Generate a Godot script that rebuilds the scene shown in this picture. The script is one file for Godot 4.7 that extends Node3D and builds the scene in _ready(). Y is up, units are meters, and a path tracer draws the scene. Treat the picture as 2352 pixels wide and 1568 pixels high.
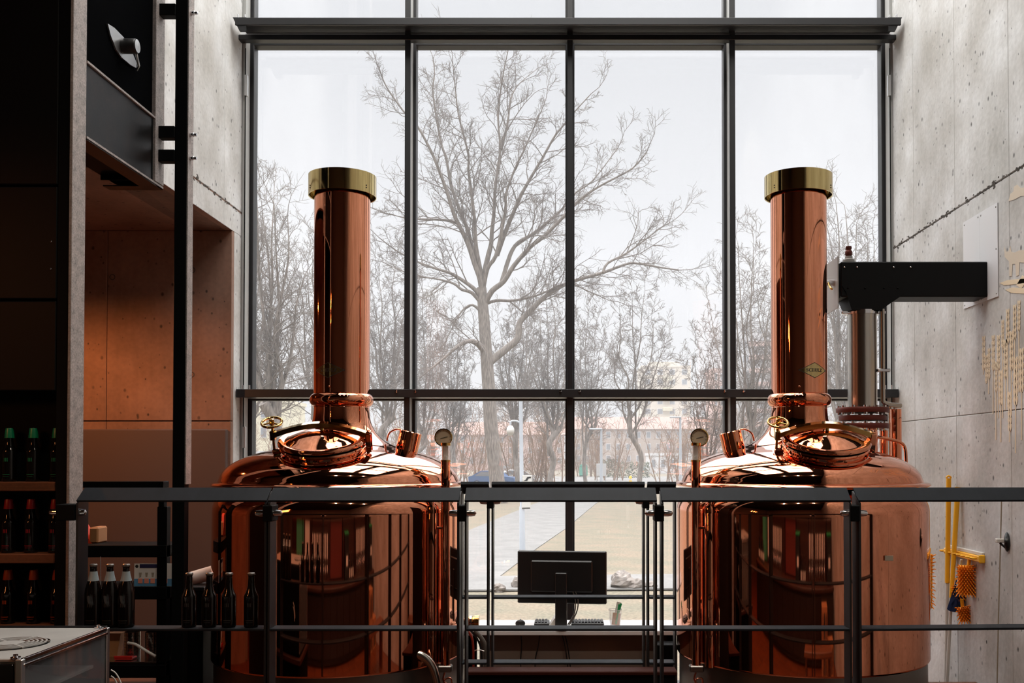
extends Node3D
# A brewpub hall: two copper kettles behind a steel bottle rail, a tall window to a winter park.
# Units are metres, y is up, the floor is y = 0 and the lens stands at EYE.

const F := 2287.0
const EYE := Vector3(0, 1.83, 0)
const LEAN := 0.01844
const WALL_R := 2.46
const WALL_L := -2.44
const LAND := -0.77

var M := {}
var used := {}
var rng := RandomNumberGenerator.new()


# ---------------------------------------------------------------- shapes
class Shape:
	var v := PackedVector3Array()
	var n := PackedVector3Array()
	var u := PackedVector2Array()
	var i := PackedInt32Array()

	func tri(a: Vector3, b: Vector3, c: Vector3, nm: Vector3, na = null, nb = null, nc = null) -> void:
		var k := v.size()
		if (b - a).cross(c - a).dot(nm) > 0.0:
			v.append_array([a, c, b])
			n.append_array([nm if na == null else na, nm if nc == null else nc, nm if nb == null else nb])
		else:
			v.append_array([a, b, c])
			n.append_array([nm if na == null else na, nm if nb == null else nb, nm if nc == null else nc])
		u.append_array([Vector2(a.x, a.y), Vector2(b.x, b.y), Vector2(c.x, c.y)])
		i.append_array([k, k + 1, k + 2])

	func quad(a: Vector3, b: Vector3, c: Vector3, d: Vector3, nm: Vector3) -> void:
		tri(a, b, c, nm)
		tri(a, c, d, nm)

	func box(c: Vector3, size: Vector3, ch := 0.0, xf := Transform3D.IDENTITY) -> Shape:
		var h := size / 2.0
		ch = minf(ch, minf(h.x, minf(h.y, h.z)) * 0.9)
		var at := func(axis: int, s: Array) -> Vector3:
			var p := Vector3.ZERO
			for k in 3:
				p[k] = c[k] + s[k] * (h[k] if k == axis else h[k] - ch)
			return xf * p
		for a in 3:
			var b := (a + 1) % 3
			var g := (a + 2) % 3
			for s in [-1, 1]:
				var q := []
				for w in [[-1, -1], [1, -1], [1, 1], [-1, 1]]:
					var sg := [0, 0, 0]
					sg[a] = s
					sg[b] = w[0]
					sg[g] = w[1]
					q.append(at.call(a, sg))
				var nm := Vector3.ZERO
				nm[a] = s
				quad(q[0], q[1], q[2], q[3], (xf.basis * nm).normalized())
				if ch > 0.0:
					for t in [-1, 1]:
						var s1 := [0, 0, 0]
						s1[a] = s
						s1[b] = t
						s1[g] = -1
						var s2 := s1.duplicate()
						s2[g] = 1
						var ne := Vector3.ZERO
						ne[a] = s
						ne[b] = t
						quad(at.call(a, s1), at.call(b, s1), at.call(b, s2), at.call(a, s2), (xf.basis * ne).normalized())
		if ch > 0.0:
			for x in [-1, 1]:
				for y in [-1, 1]:
					for z in [-1, 1]:
						tri(at.call(0, [x, y, z]), at.call(1, [x, y, z]), at.call(2, [x, y, z]), (xf.basis * Vector3(x, y, z)).normalized())
		return self

	# profile of (radius, height) from bottom to top, turned round y
	func lathe(pr: Array, seg := 48, xf := Transform3D.IDENTITY, from := 0.0, to := TAU) -> Shape:
		var nn := []
		for k in pr.size() - 1:
			var d: Vector2 = pr[k + 1] - pr[k]
			nn.append(Vector2(d.y, -d.x).normalized())
		for k in pr.size() - 1:
			if pr[k].distance_to(pr[k + 1]) < 1e-6:
				continue
			var n0: Vector2 = nn[k]
			var n1: Vector2 = nn[k]
			if k > 0 and nn[k - 1].dot(nn[k]) > 0.75:
				n0 = (nn[k - 1] + nn[k]).normalized()
			if k < nn.size() - 1 and nn[k + 1].dot(nn[k]) > 0.75:
				n1 = (nn[k + 1] + nn[k]).normalized()
			var k0 := v.size()
			for s in seg + 1:
				var a := lerpf(from, to, float(s) / seg)
				var co := cos(a)
				var si := sin(a)
				v.append(xf * Vector3(pr[k].x * co, pr[k].y, pr[k].x * si))
				v.append(xf * Vector3(pr[k + 1].x * co, pr[k + 1].y, pr[k + 1].x * si))
				n.append((xf.basis * Vector3(n0.x * co, n0.y, n0.x * si)).normalized())
				n.append((xf.basis * Vector3(n1.x * co, n1.y, n1.x * si)).normalized())
				u.append(Vector2(float(s) / seg, pr[k].y))
				u.append(Vector2(float(s) / seg, pr[k + 1].y))
			for s in seg:
				var q := k0 + s * 2
				i.append_array([q, q + 2, q + 1, q + 1, q + 2, q + 3])
		return self

	func tube(pts: Array, rad, sides := 10, closed := false, caps := true) -> Shape:
		var cnt := pts.size()
		var dirs := []
		for k in cnt:
			var a: Vector3 = pts[(k - 1 + cnt) % cnt] if closed or k > 0 else pts[k]
			var b: Vector3 = pts[(k + 1) % cnt] if closed or k < cnt - 1 else pts[k]
			dirs.append((b - a).normalized())
		var d0: Vector3 = dirs[0]
		var side := d0.cross(Vector3.UP if absf(d0.y) < 0.9 else Vector3.RIGHT).normalized()
		var k0 := v.size()
		for k in cnt:
			var d: Vector3 = dirs[k]
			side = (side - d * side.dot(d)).normalized()
			var up := d.cross(side)
			var r: float = rad[k] if rad is Array else rad
			for s in sides + 1:
				var a := TAU * s / sides
				var o := side * cos(a) + up * sin(a)
				v.append(pts[k] + o * r)
				n.append(o)
				u.append(Vector2(float(s) / sides, float(k)))
		var w := sides + 1
		for k in (cnt if closed else cnt - 1):
			for s in sides:
				var p := k0 + k * w + s
				var q := k0 + ((k + 1) % cnt) * w + s
				i.append_array([p, q, p + 1, q, q + 1, p + 1])
		if caps and not closed:
			for e in [0, cnt - 1]:
				var nm: Vector3 = -dirs[0] if e == 0 else dirs[e]
				for s in sides:
					tri(pts[e], v[k0 + e * w + s], v[k0 + e * w + s + 1], nm)
		return self

	func prism(poly: PackedVector2Array, z0: float, z1: float, xf := Transform3D.IDENTITY) -> Shape:
		var t := Geometry2D.triangulate_polygon(poly)
		var up := (xf.basis * Vector3(0, 0, 1)).normalized()
		for k in range(0, t.size(), 3):
			for e in [[z1, up], [z0, -up]]:
				var p := []
				for j in 3:
					p.append(xf * Vector3(poly[t[k + j]].x, poly[t[k + j]].y, e[0]))
				tri(p[0], p[1], p[2], e[1])
		var cw := Geometry2D.is_polygon_clockwise(poly)
		for k in poly.size():
			var a := poly[k]
			var b := poly[(k + 1) % poly.size()]
			var nm := Vector2(b.y - a.y, a.x - b.x) * (-1.0 if cw else 1.0)
			quad(xf * Vector3(a.x, a.y, z0), xf * Vector3(b.x, b.y, z0), xf * Vector3(b.x, b.y, z1), xf * Vector3(a.x, a.y, z1), (xf.basis * Vector3(nm.x, nm.y, 0)).normalized())
		return self

	func ball(c: Vector3, r: Vector3, seg := 20, rings := 10) -> Shape:
		var pr := []
		for k in rings + 1:
			var a := -PI / 2 + PI * k / rings
			pr.append(Vector2(maxf(cos(a), 0.0), sin(a)))
		return lathe(pr, seg, Transform3D(Basis.from_scale(r), c))

	# a quick, thin limb for trees
	func limb(pts: PackedVector3Array, r0: float, r1: float, sides: int) -> void:
		var cnt := pts.size()
		var d := (pts[cnt - 1] - pts[0]).normalized()
		var side := d.cross(Vector3(0.3, 0.1, 1).normalized()).normalized()
		var up := d.cross(side)
		var k0 := v.size()
		for k in cnt:
			var r := lerpf(r0, r1, float(k) / (cnt - 1))
			for s in sides:
				var a := TAU * s / sides
				var o := side * cos(a) + up * sin(a)
				v.append(pts[k] + o * r)
				n.append(o)
		for k in cnt - 1:
			for s in sides:
				var p := k0 + k * sides + s
				var p1 := k0 + k * sides + (s + 1) % sides
				i.append_array([p, p + sides, p1, p + sides, p1 + sides, p1])

	func mesh() -> ArrayMesh:
		var arr := []
		arr.resize(Mesh.ARRAY_MAX)
		arr[Mesh.ARRAY_VERTEX] = v
		arr[Mesh.ARRAY_NORMAL] = n
		if u.size() == v.size():
			arr[Mesh.ARRAY_TEX_UV] = u
		arr[Mesh.ARRAY_INDEX] = i
		var m := ArrayMesh.new()
		m.add_surface_from_arrays(Mesh.PRIMITIVE_TRIANGLES, arr)
		return m


func sh() -> Shape:
	return Shape.new()


func bx(c: Vector3, size: Vector3, ch := 0.0, xf := Transform3D.IDENTITY) -> Shape:
	return Shape.new().box(c, size, ch, xf)


func span(a: Vector3, b: Vector3, ch := 0.0) -> Shape:
	return Shape.new().box((a + b) / 2.0, (b - a).abs(), ch)


func arc(c: Vector3, r: float, axis_a: Vector3, axis_b: Vector3, from: float, to: float, steps: int) -> Array:
	var p := []
	for k in steps + 1:
		var a := lerpf(from, to, float(k) / steps)
		p.append(c + axis_a * cos(a) * r + axis_b * sin(a) * r)
	return p


func smooth(pts: Array, sub := 6) -> Array:
	var out := []
	for k in pts.size() - 1:
		var p0 = pts[maxi(k - 1, 0)]
		var p3 = pts[mini(k + 2, pts.size() - 1)]
		for s in sub:
			out.append(pts[k].cubic_interpolate(pts[k + 1], p0, p3, float(s) / sub))
	out.append(pts[-1])
	return out


# ---------------------------------------------------------------- things, parts
func numbered(called: String) -> String:
	var k: int = used.get(called, 0)
	used[called] = k + 1
	return called if k == 0 else "%s_%03d" % [called, k]


func thing(called: String, label: String, category: String, where := Vector3.ZERO, turn := 0.0, group := "") -> Node3D:
	var o := Node3D.new()
	o.name = numbered(called)
	add_child(o, true)
	o.position = where
	o.rotation.y = turn
	tag(o, label, category, group)
	return o


func tag(o: Node3D, label: String, category: String, group := "") -> Node3D:
	o.set_meta("label", label)
	o.set_meta("category", category)
	if group:
		o.set_meta("group", group)
	return o


func part(called: String, s, m: Material, parent: Node3D = self) -> MeshInstance3D:
	var o := MeshInstance3D.new()
	o.name = numbered(called) if parent == self else called
	o.mesh = s.mesh() if s is Shape else s
	o.material_override = m
	parent.add_child(o, true)
	return o


func single(called: String, s, m: Material, label: String, category: String, where := Vector3.ZERO, group := "") -> MeshInstance3D:
	var o := part(called, s, m)
	o.position = where
	tag(o, label, category, group)
	return o


func structure(called: String, label := "", category := "") -> Node3D:
	var o := Node3D.new()
	o.name = numbered(called)
	add_child(o, true)
	o.set_meta("kind", "structure")
	if label:
		tag(o, label, category)
	return o


func copy(o: Node3D, called: String, where: Vector3, label: String) -> Node3D:
	var c := o.duplicate() as Node3D
	c.name = numbered(called)
	add_child(c, true)
	c.position = where
	c.set_meta("label", label)
	return c


# the point that stands at a distance straight ahead and shows at that place of the 2352 x 1568 frame
func at(px: float, py: float, d: float) -> Vector3:
	var y := -(py - 1008.0) / F
	var r := Vector3((px - 1300.0) / F, y * cos(LEAN) + sin(LEAN), -cos(LEAN) + y * sin(LEAN))
	return EYE + r * (d / -r.z)


func on_right_wall(px: float, py: float) -> Vector3:
	return at(px, py, WALL_R * F / (px - 1300.0))


# ---------------------------------------------------------------- materials
func mat(called: String, c: Color, rough := 0.6, metal := 0.0) -> StandardMaterial3D:
	var m := StandardMaterial3D.new()
	m.resource_name = called
	m.albedo_color = c
	m.roughness = rough
	m.metallic = metal
	M[called] = m
	return m


func noise_bytes(w: int, h: int, freq: float, octaves: int, sd: int) -> PackedByteArray:
	var f := FastNoiseLite.new()
	f.noise_type = FastNoiseLite.TYPE_SIMPLEX_SMOOTH
	f.seed = sd
	f.frequency = freq
	f.fractal_octaves = octaves
	var im := f.get_seamless_image(w, h)
	im.convert(Image.FORMAT_L8)
	return im.get_data()


func stretched(w: int, h: int, w0: int, h0: int, freq: float, octaves: int, sd: int) -> PackedByteArray:
	var im := Image.create_from_data(w0, h0, false, Image.FORMAT_L8, noise_bytes(w0, h0, freq, octaves, sd))
	im.resize(w, h, Image.INTERPOLATE_CUBIC)
	return im.get_data()


# layers: [[bytes, weight], ...] round a mid tone of 1; pores are small dark pits
func blend(w: int, h: int, layers: Array, tone: Color, base := 0.8, pores := 0, pore_r := 2.5, sd := 1, tint := Color.WHITE, tint_by := -1) -> ImageTexture:
	var val := PackedFloat32Array()
	val.resize(w * h)
	val.fill(base)
	for l in layers:
		var b: PackedByteArray = l[0]
		var k: float = l[1] / 255.0
		var half: float = l[1] * 0.5
		for p in w * h:
			val[p] += b[p] * k - half
	var r := RandomNumberGenerator.new()
	r.seed = sd
	for q in pores:
		var cx := r.randi_range(0, w - 1)
		var cy := r.randi_range(0, h - 1)
		var ra := pore_r * pow(r.randf(), 2.0) + 0.8
		var dark := r.randf_range(0.25, 0.6)
		var ext := int(ra * 1.6) + 1
		for y in range(-ext, ext + 1):
			for x in range(-ext, ext + 1):
				var e := Vector2(x, y * 0.75).length() / ra
				if e < 1.0:
					var p := posmod(cy + y, h) * w + posmod(cx + x, w)
					val[p] *= 1.0 - dark * (1.0 - e * e)
	var out := PackedByteArray()
	out.resize(w * h * 3)
	var tb: PackedByteArray = layers[tint_by][0] if tint_by >= 0 else PackedByteArray()
	for p in w * h:
		var x := clampf(val[p], 0.0, 1.0)
		var c := tone
		if tint_by >= 0:
			c = tone.lerp(tint, tb[p] / 255.0)
		out[p * 3] = int(c.r * x * 255.0)
		out[p * 3 + 1] = int(c.g * x * 255.0)
		out[p * 3 + 2] = int(c.b * x * 255.0)
	return ImageTexture.create_from_image(Image.create_from_data(w, h, false, Image.FORMAT_RGB8, out))


func triplanar(m: StandardMaterial3D, tex: Texture2D, scale: float, world := true) -> StandardMaterial3D:
	m.albedo_texture = tex
	m.uv1_triplanar = true
	m.uv1_world_triplanar = world
	m.uv1_scale = Vector3.ONE * scale
	return m


func make_materials() -> void:
	mat("copper", Color(0.89, 0.59, 0.455), 0.035, 1.0)
	mat("copper_dull", Color(0.86, 0.55, 0.45), 0.16, 1.0)
	mat("brass", Color(0.80, 0.66, 0.40), 0.09, 1.0)
	mat("brass_satin", Color(0.78, 0.70, 0.49), 0.09, 1.0)
	mat("chrome", Color(0.82, 0.82, 0.83), 0.12, 1.0)
	mat("steel", Color(0.70, 0.68, 0.65), 0.22, 1.0)
	mat("steel_matte", Color(0.50, 0.49, 0.47), 0.38, 1.0)
	mat("aluminium", Color(0.72, 0.72, 0.72), 0.35, 1.0)
	mat("black_steel", Color(0.04, 0.045, 0.05), 0.6).metallic_specular = 0.2
	mat("black_felt", Color(0.02, 0.022, 0.026), 0.95).metallic_specular = 0.05
	mat("rail_steel", Color(0.09, 0.095, 0.105), 0.42)
	mat("black_paint", Color(0.03, 0.034, 0.04), 0.5).metallic_specular = 0.3
	mat("black_plastic", Color(0.07, 0.07, 0.075), 0.45)
	mat("black_gloss", Color(0.04, 0.04, 0.045), 0.2)
	mat("frame_black", Color(0.11, 0.11, 0.12), 0.5)
	mat("zinc", Color(0.62, 0.62, 0.61), 0.5)
	mat("flange_red", Color(0.36, 0.16, 0.13), 0.5, 0.5)
	mat("white_sheet", Color(0.82, 0.82, 0.83), 0.5)
	mat("desk_apron", Color(0.42, 0.37, 0.34), 0.7)
	mat("counter_edge", Color(0.22, 0.10, 0.07), 0.7).metallic_specular = 0.2
	mat("white_plastic", Color(0.80, 0.79, 0.77), 0.5)
	mat("paper", Color(0.86, 0.85, 0.83), 0.8)
	mat("yellow_plastic", Color(0.94, 0.70, 0.13), 0.45)
	mat("bristle_orange", Color(1.0, 0.62, 0.10), 0.6)
	mat("blue_cloth", Color(0.10, 0.18, 0.36), 0.9)
	mat("green_plastic", Color(0.05, 0.50, 0.27), 0.4)
	mat("red_plastic", Color(0.72, 0.10, 0.07), 0.5)
	mat("orange_shade", Color(0.80, 0.22, 0.07), 0.6)
	M.orange_shade.backlight = Color(0.5, 0.12, 0.03)
	mat("dial", Color(0.62, 0.58, 0.52), 0.6)
	mat("ink", Color(0.10, 0.10, 0.10), 0.6)
	mat("plaster", Color(0.34, 0.28, 0.26), 0.7)
	mat("dark_hall", Color(0.44, 0.36, 0.31), 0.8)
	mat("hall_ceiling", Color(0.13, 0.13, 0.13), 0.9)
	mat("bar_dark", Color(0.13, 0.09, 0.075), 0.35)
	mat("banner_green", Color(0.28, 0.62, 0.47), 0.7)
	mat("red_wall", Color(0.36, 0.10, 0.06), 0.6)
	mat("cardboard", Color(0.62, 0.42, 0.26), 0.8)
	mat("steel_print", Color(0.13, 0.13, 0.13), 0.5)
	mat("hose_dark", Color(0.30, 0.28, 0.26), 0.4)
	mat("hose_red", Color(0.48, 0.14, 0.09), 0.4)
	mat("beige_panel", Color(0.75, 0.70, 0.60), 0.6)
	mat("mural_paint", Color(0.86, 0.79, 0.68), 0.9)
	mat("mural_pale", Color(0.79, 0.74, 0.67), 0.8)
	mat("foil_green", Color(0.02, 0.42, 0.27), 0.35)
	mat("foil_red", Color(0.52, 0.04, 0.10), 0.35)
	mat("foil_amber", Color(0.55, 0.20, 0.03), 0.35)
	mat("foil_silver", Color(0.50, 0.55, 0.57), 0.4)
	mat("bottle_glass", Color(0.035, 0.025, 0.02), 0.08)
	mat("cap_steel", Color(0.42, 0.40, 0.38), 0.4, 0.8)
	var p := mat("pane", Color(0.9, 0.95, 0.95, 0.015), 0.0)
	p.transparency = BaseMaterial3D.TRANSPARENCY_ALPHA
	var sg := mat("clear_glass", Color(0.95, 0.97, 0.96, 0.16), 0.02)
	sg.transparency = BaseMaterial3D.TRANSPARENCY_ALPHA
	var dg := mat("smoke_glass", Color(0.45, 0.46, 0.47, 0.28), 0.03)
	dg.transparency = BaseMaterial3D.TRANSPARENCY_ALPHA
	# lamps
	var t := mat("tube_glow", Color(1, 0.8, 0.6), 0.5)
	t.emission_enabled = true
	t.emission = Color(1.0, 0.56, 0.27)
	t.emission_energy_multiplier = 9.0
	var g := mat("ceiling_glow", Color(1, 1, 1), 0.5)
	g.emission_enabled = true
	g.emission = Color(1.0, 0.99, 0.97)
	g.emission_energy_multiplier = 2.0
	var b := mat("bulb_glow", Color(1, 0.9, 0.7), 0.5)
	b.emission_enabled = true
	b.emission = Color(1.0, 0.62, 0.32)
	b.emission_energy_multiplier = 8.0
	# textured surfaces
	var s := 1024
	var broad := noise_bytes(s, s, 0.004, 4, 11)
	var fine := noise_bytes(s, s, 0.06, 4, 12)
	var streak := stretched(s, s, s, 32, 0.03, 4, 13)
	var con := blend(s, s, [[broad, 0.24], [fine, 0.08], [streak, 0.045]], Color(0.86, 0.845, 0.82), 0.86, 620, 4.2, 5, Color(0.83, 0.835, 0.84), 0)
	var hm := blend(s, s, [[fine, 0.3], [broad, 0.2]], Color.WHITE, 0.6, 620, 4.2, 5)
	var cm := triplanar(mat("concrete", Color(1, 1, 1), 0.75), con, 0.37)
	cm.heightmap_enabled = true
	cm.heightmap_texture = hm
	cm.heightmap_scale = 0.25
	var am := triplanar(mat("shaded_alcove_concrete", Color(0.70, 0.54, 0.46), 0.75), con, 0.37)  # dim warm light of the alcove put into the concrete colour
	triplanar(mat("joint_dark", Color(0.34, 0.31, 0.28), 0.95), con, 1.7)
	var grain := stretched(512, 512, 16, 512, 0.05, 4, 21)
	var gf := noise_bytes(512, 512, 0.09, 3, 22)
	var wood := blend(512, 512, [[grain, 0.5], [gf, 0.15]], Color(0.50, 0.29, 0.17), 0.75, 0, 1, 3)
	triplanar(mat("wood", Color(1, 1, 1), 0.5), wood, 1.1)
	triplanar(mat("floor_wood", Color(0.95, 0.86, 0.80), 0.35), wood, 0.8)
	triplanar(mat("wood_dark", Color(0.55, 0.42, 0.36), 0.5), wood, 1.3)
	var rust := blend(512, 512, [[noise_bytes(512, 512, 0.012, 5, 31), 0.7], [noise_bytes(512, 512, 0.07, 3, 32), 0.3]], Color(0.36, 0.36, 0.37), 0.6, 60, 2.0, 4, Color(0.33, 0.24, 0.20), 0)
	var rm := triplanar(mat("raw_steel", Color(0.45, 0.45, 0.45), 0.4, 0.2), rust, 1.0)
	rm.metallic_specular = 0.3
	var rl := blend(512, 512, [[noise_bytes(512, 512, 0.02, 5, 33), 0.4], [noise_bytes(512, 512, 0.1, 3, 34), 0.3]], Color(0.78, 0.74, 0.72), 0.78, 160, 2.0, 4, Color(0.62, 0.57, 0.55), 0)
	triplanar(mat("steel_edge", Color(1, 1, 1), 0.6), rl, 1.6)
	var scuff := blend(512, 512, [[noise_bytes(512, 512, 0.01, 5, 35), 0.25], [stretched(512, 512, 512, 16, 0.06, 3, 36), 0.1]], Color(0.125, 0.14, 0.16), 0.9, 0, 1, 4)
	var hr := mat("handrail", Color(1, 1, 1), 0.6)
	hr.metallic_specular = 0.22
	triplanar(hr, scuff, 0.9)
	triplanar(mat("grey_enamel", Color(1, 1, 1), 0.5), blend(512, 512, [[noise_bytes(512, 512, 0.01, 4, 37), 0.08]], Color(0.60, 0.60, 0.59), 0.95, 0, 1, 4), 0.9)
	# out of doors
	var gr := blend(s, s, [[noise_bytes(s, s, 0.006, 4, 41), 0.22], [noise_bytes(s, s, 0.09, 4, 42), 0.3]], Color(0.575, 0.55, 0.465), 0.82, 0, 1, 6, Color(0.52, 0.455, 0.385), 0)
	triplanar(mat("lawn", Color(1, 1, 1), 0.95), gr, 0.12)
	triplanar(mat("pavement", Color(1, 1, 1), 0.9), blend(512, 512, [[noise_bytes(512, 512, 0.01, 4, 43), 0.12], [noise_bytes(512, 512, 0.1, 4, 44), 0.12]], Color(0.53, 0.52, 0.51), 0.87), 0.2)
	triplanar(mat("rock", Color(1, 1, 1), 0.9), blend(512, 512, [[noise_bytes(512, 512, 0.02, 5, 45), 0.5]], Color(0.62, 0.58, 0.55), 0.8), 0.5)
	triplanar(mat("bark", Color(1, 1, 1), 0.95), blend(512, 512, [[stretched(512, 512, 512, 64, 0.05, 4, 46), 0.5]], Color(0.64, 0.60, 0.57), 0.8), 0.5)
	mat("twig", Color(0.50, 0.47, 0.45), 0.95)
	mat("twig_brown", Color(0.56, 0.46, 0.38), 0.95)
	mat("facade_beige", Color(0.82, 0.78, 0.72), 0.9)
	mat("facade_grey", Color(0.72, 0.72, 0.73), 0.9)
	mat("facade_pink", Color(0.74, 0.62, 0.58), 0.9)
	mat("facade_cream", Color(0.82, 0.79, 0.69), 0.9)
	mat("facade_brown", Color(0.70, 0.63, 0.58), 0.9)
	mat("roof_red", Color(0.64, 0.52, 0.48), 0.9)
	mat("window_far", Color(0.50, 0.51, 0.53), 0.35)
	mat("lamp_grey", Color(0.70, 0.72, 0.75), 0.5)
	mat("car_white", Color(0.85, 0.86, 0.88), 0.3)
	mat("car_blue", Color(0.30, 0.42, 0.60), 0.3)
	mat("car_silver", Color(0.62, 0.65, 0.68), 0.3)
	mat("rubber", Color(0.08, 0.08, 0.08), 0.8)
	mat("hedge_green", Color(0.36, 0.38, 0.28), 0.95)
	mat("post_yellow", Color(0.88, 0.72, 0.22), 0.6)
	mat("sign_teal", Color(0.30, 0.58, 0.50), 0.6)


# ---------------------------------------------------------------- the scene
func _ready() -> void:
	var cam := Camera3D.new()
	cam.name = "camera"
	add_child(cam)
	cam.projection = Camera3D.PROJECTION_FRUSTUM
	cam.near = 0.05
	cam.far = 900.0
	cam.size = 2.0 * cam.near * 784.0 / F
	cam.frustum_offset = Vector2(1176.0 - 1300.0, 1008.0 - 784.0) / F * cam.near
	cam.position = EYE
	cam.rotation.x = atan(LEAN)
	cam.current = true

	var sky := ProceduralSkyMaterial.new()
	sky.sky_top_color = Color8(220, 222, 227)
	sky.sky_horizon_color = Color8(235, 235, 237)
	sky.sky_curve = 0.12
	sky.ground_bottom_color = Color8(150, 148, 140)
	sky.ground_horizon_color = Color8(232, 231, 230)
	sky.sun_angle_max = 0.0
	var env := Environment.new()
	env.background_mode = Environment.BG_SKY
	env.sky = Sky.new()
	env.sky.sky_material = sky
	env.tonemap_mode = Environment.TONE_MAPPER_LINEAR
	env.tonemap_exposure = 1.0
	env.volumetric_fog_enabled = true
	env.volumetric_fog_density = 0.0
	env.sdfgi_enabled = true
	env.ssao_enabled = true
	env.ssil_enabled = true
	var we := WorldEnvironment.new()
	we.name = "environment"
	we.environment = env
	add_child(we)

	# unseen brighter overcast sky above the view, as one very broad soft light
	var upper_sky_light := DirectionalLight3D.new()
	upper_sky_light.name = "veiled_sun"
	var towards := Vector3(-0.05, sin(deg_to_rad(84)), -cos(deg_to_rad(84))).normalized()
	upper_sky_light.basis = Basis.looking_at(-towards)
	upper_sky_light.light_color = Color(1.0, 1.0, 1.0)
	upper_sky_light.light_energy = UPPER_SKY
	upper_sky_light.light_angular_distance = 118.0
	upper_sky_light.sky_mode = DirectionalLight3D.SKY_MODE_LIGHT_ONLY
	upper_sky_light.shadow_enabled = true
	add_child(upper_sky_light)

	rng.seed = 7
	make_materials()
	build_room()
	build_window()
	build_kettles()
	build_exhaust()
	build_rails()
	build_left_side()
	build_alcove()
	build_desk()
	build_right_wall_things()
	build_park()
	build_bar()
	build_lamps()
	winter_haze()


const UPPER_SKY := 4.0


func panels(o: Node3D, plane: String, pos: float, back: float, cols: Array, rows: Array, gap := 0.003, m: Material = null) -> void:
	# cast panels with open joints: pos is the face, back the hidden side
	for a in cols.size() - 1:
		for b in rows.size() - 1:
			var lo := Vector3(minf(pos, back), rows[b] + gap / 2, cols[a] + gap / 2)
			var hi := Vector3(maxf(pos, back), rows[b + 1] - gap / 2, cols[a + 1] - gap / 2)
			if plane == "z":
				lo = Vector3(cols[a] + gap / 2, rows[b] + gap / 2, minf(pos, back))
				hi = Vector3(cols[a + 1] - gap / 2, rows[b + 1] - gap / 2, maxf(pos, back))
			part("concrete_panel", span(lo, hi, 0.003), m if m else M.concrete, o)


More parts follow.
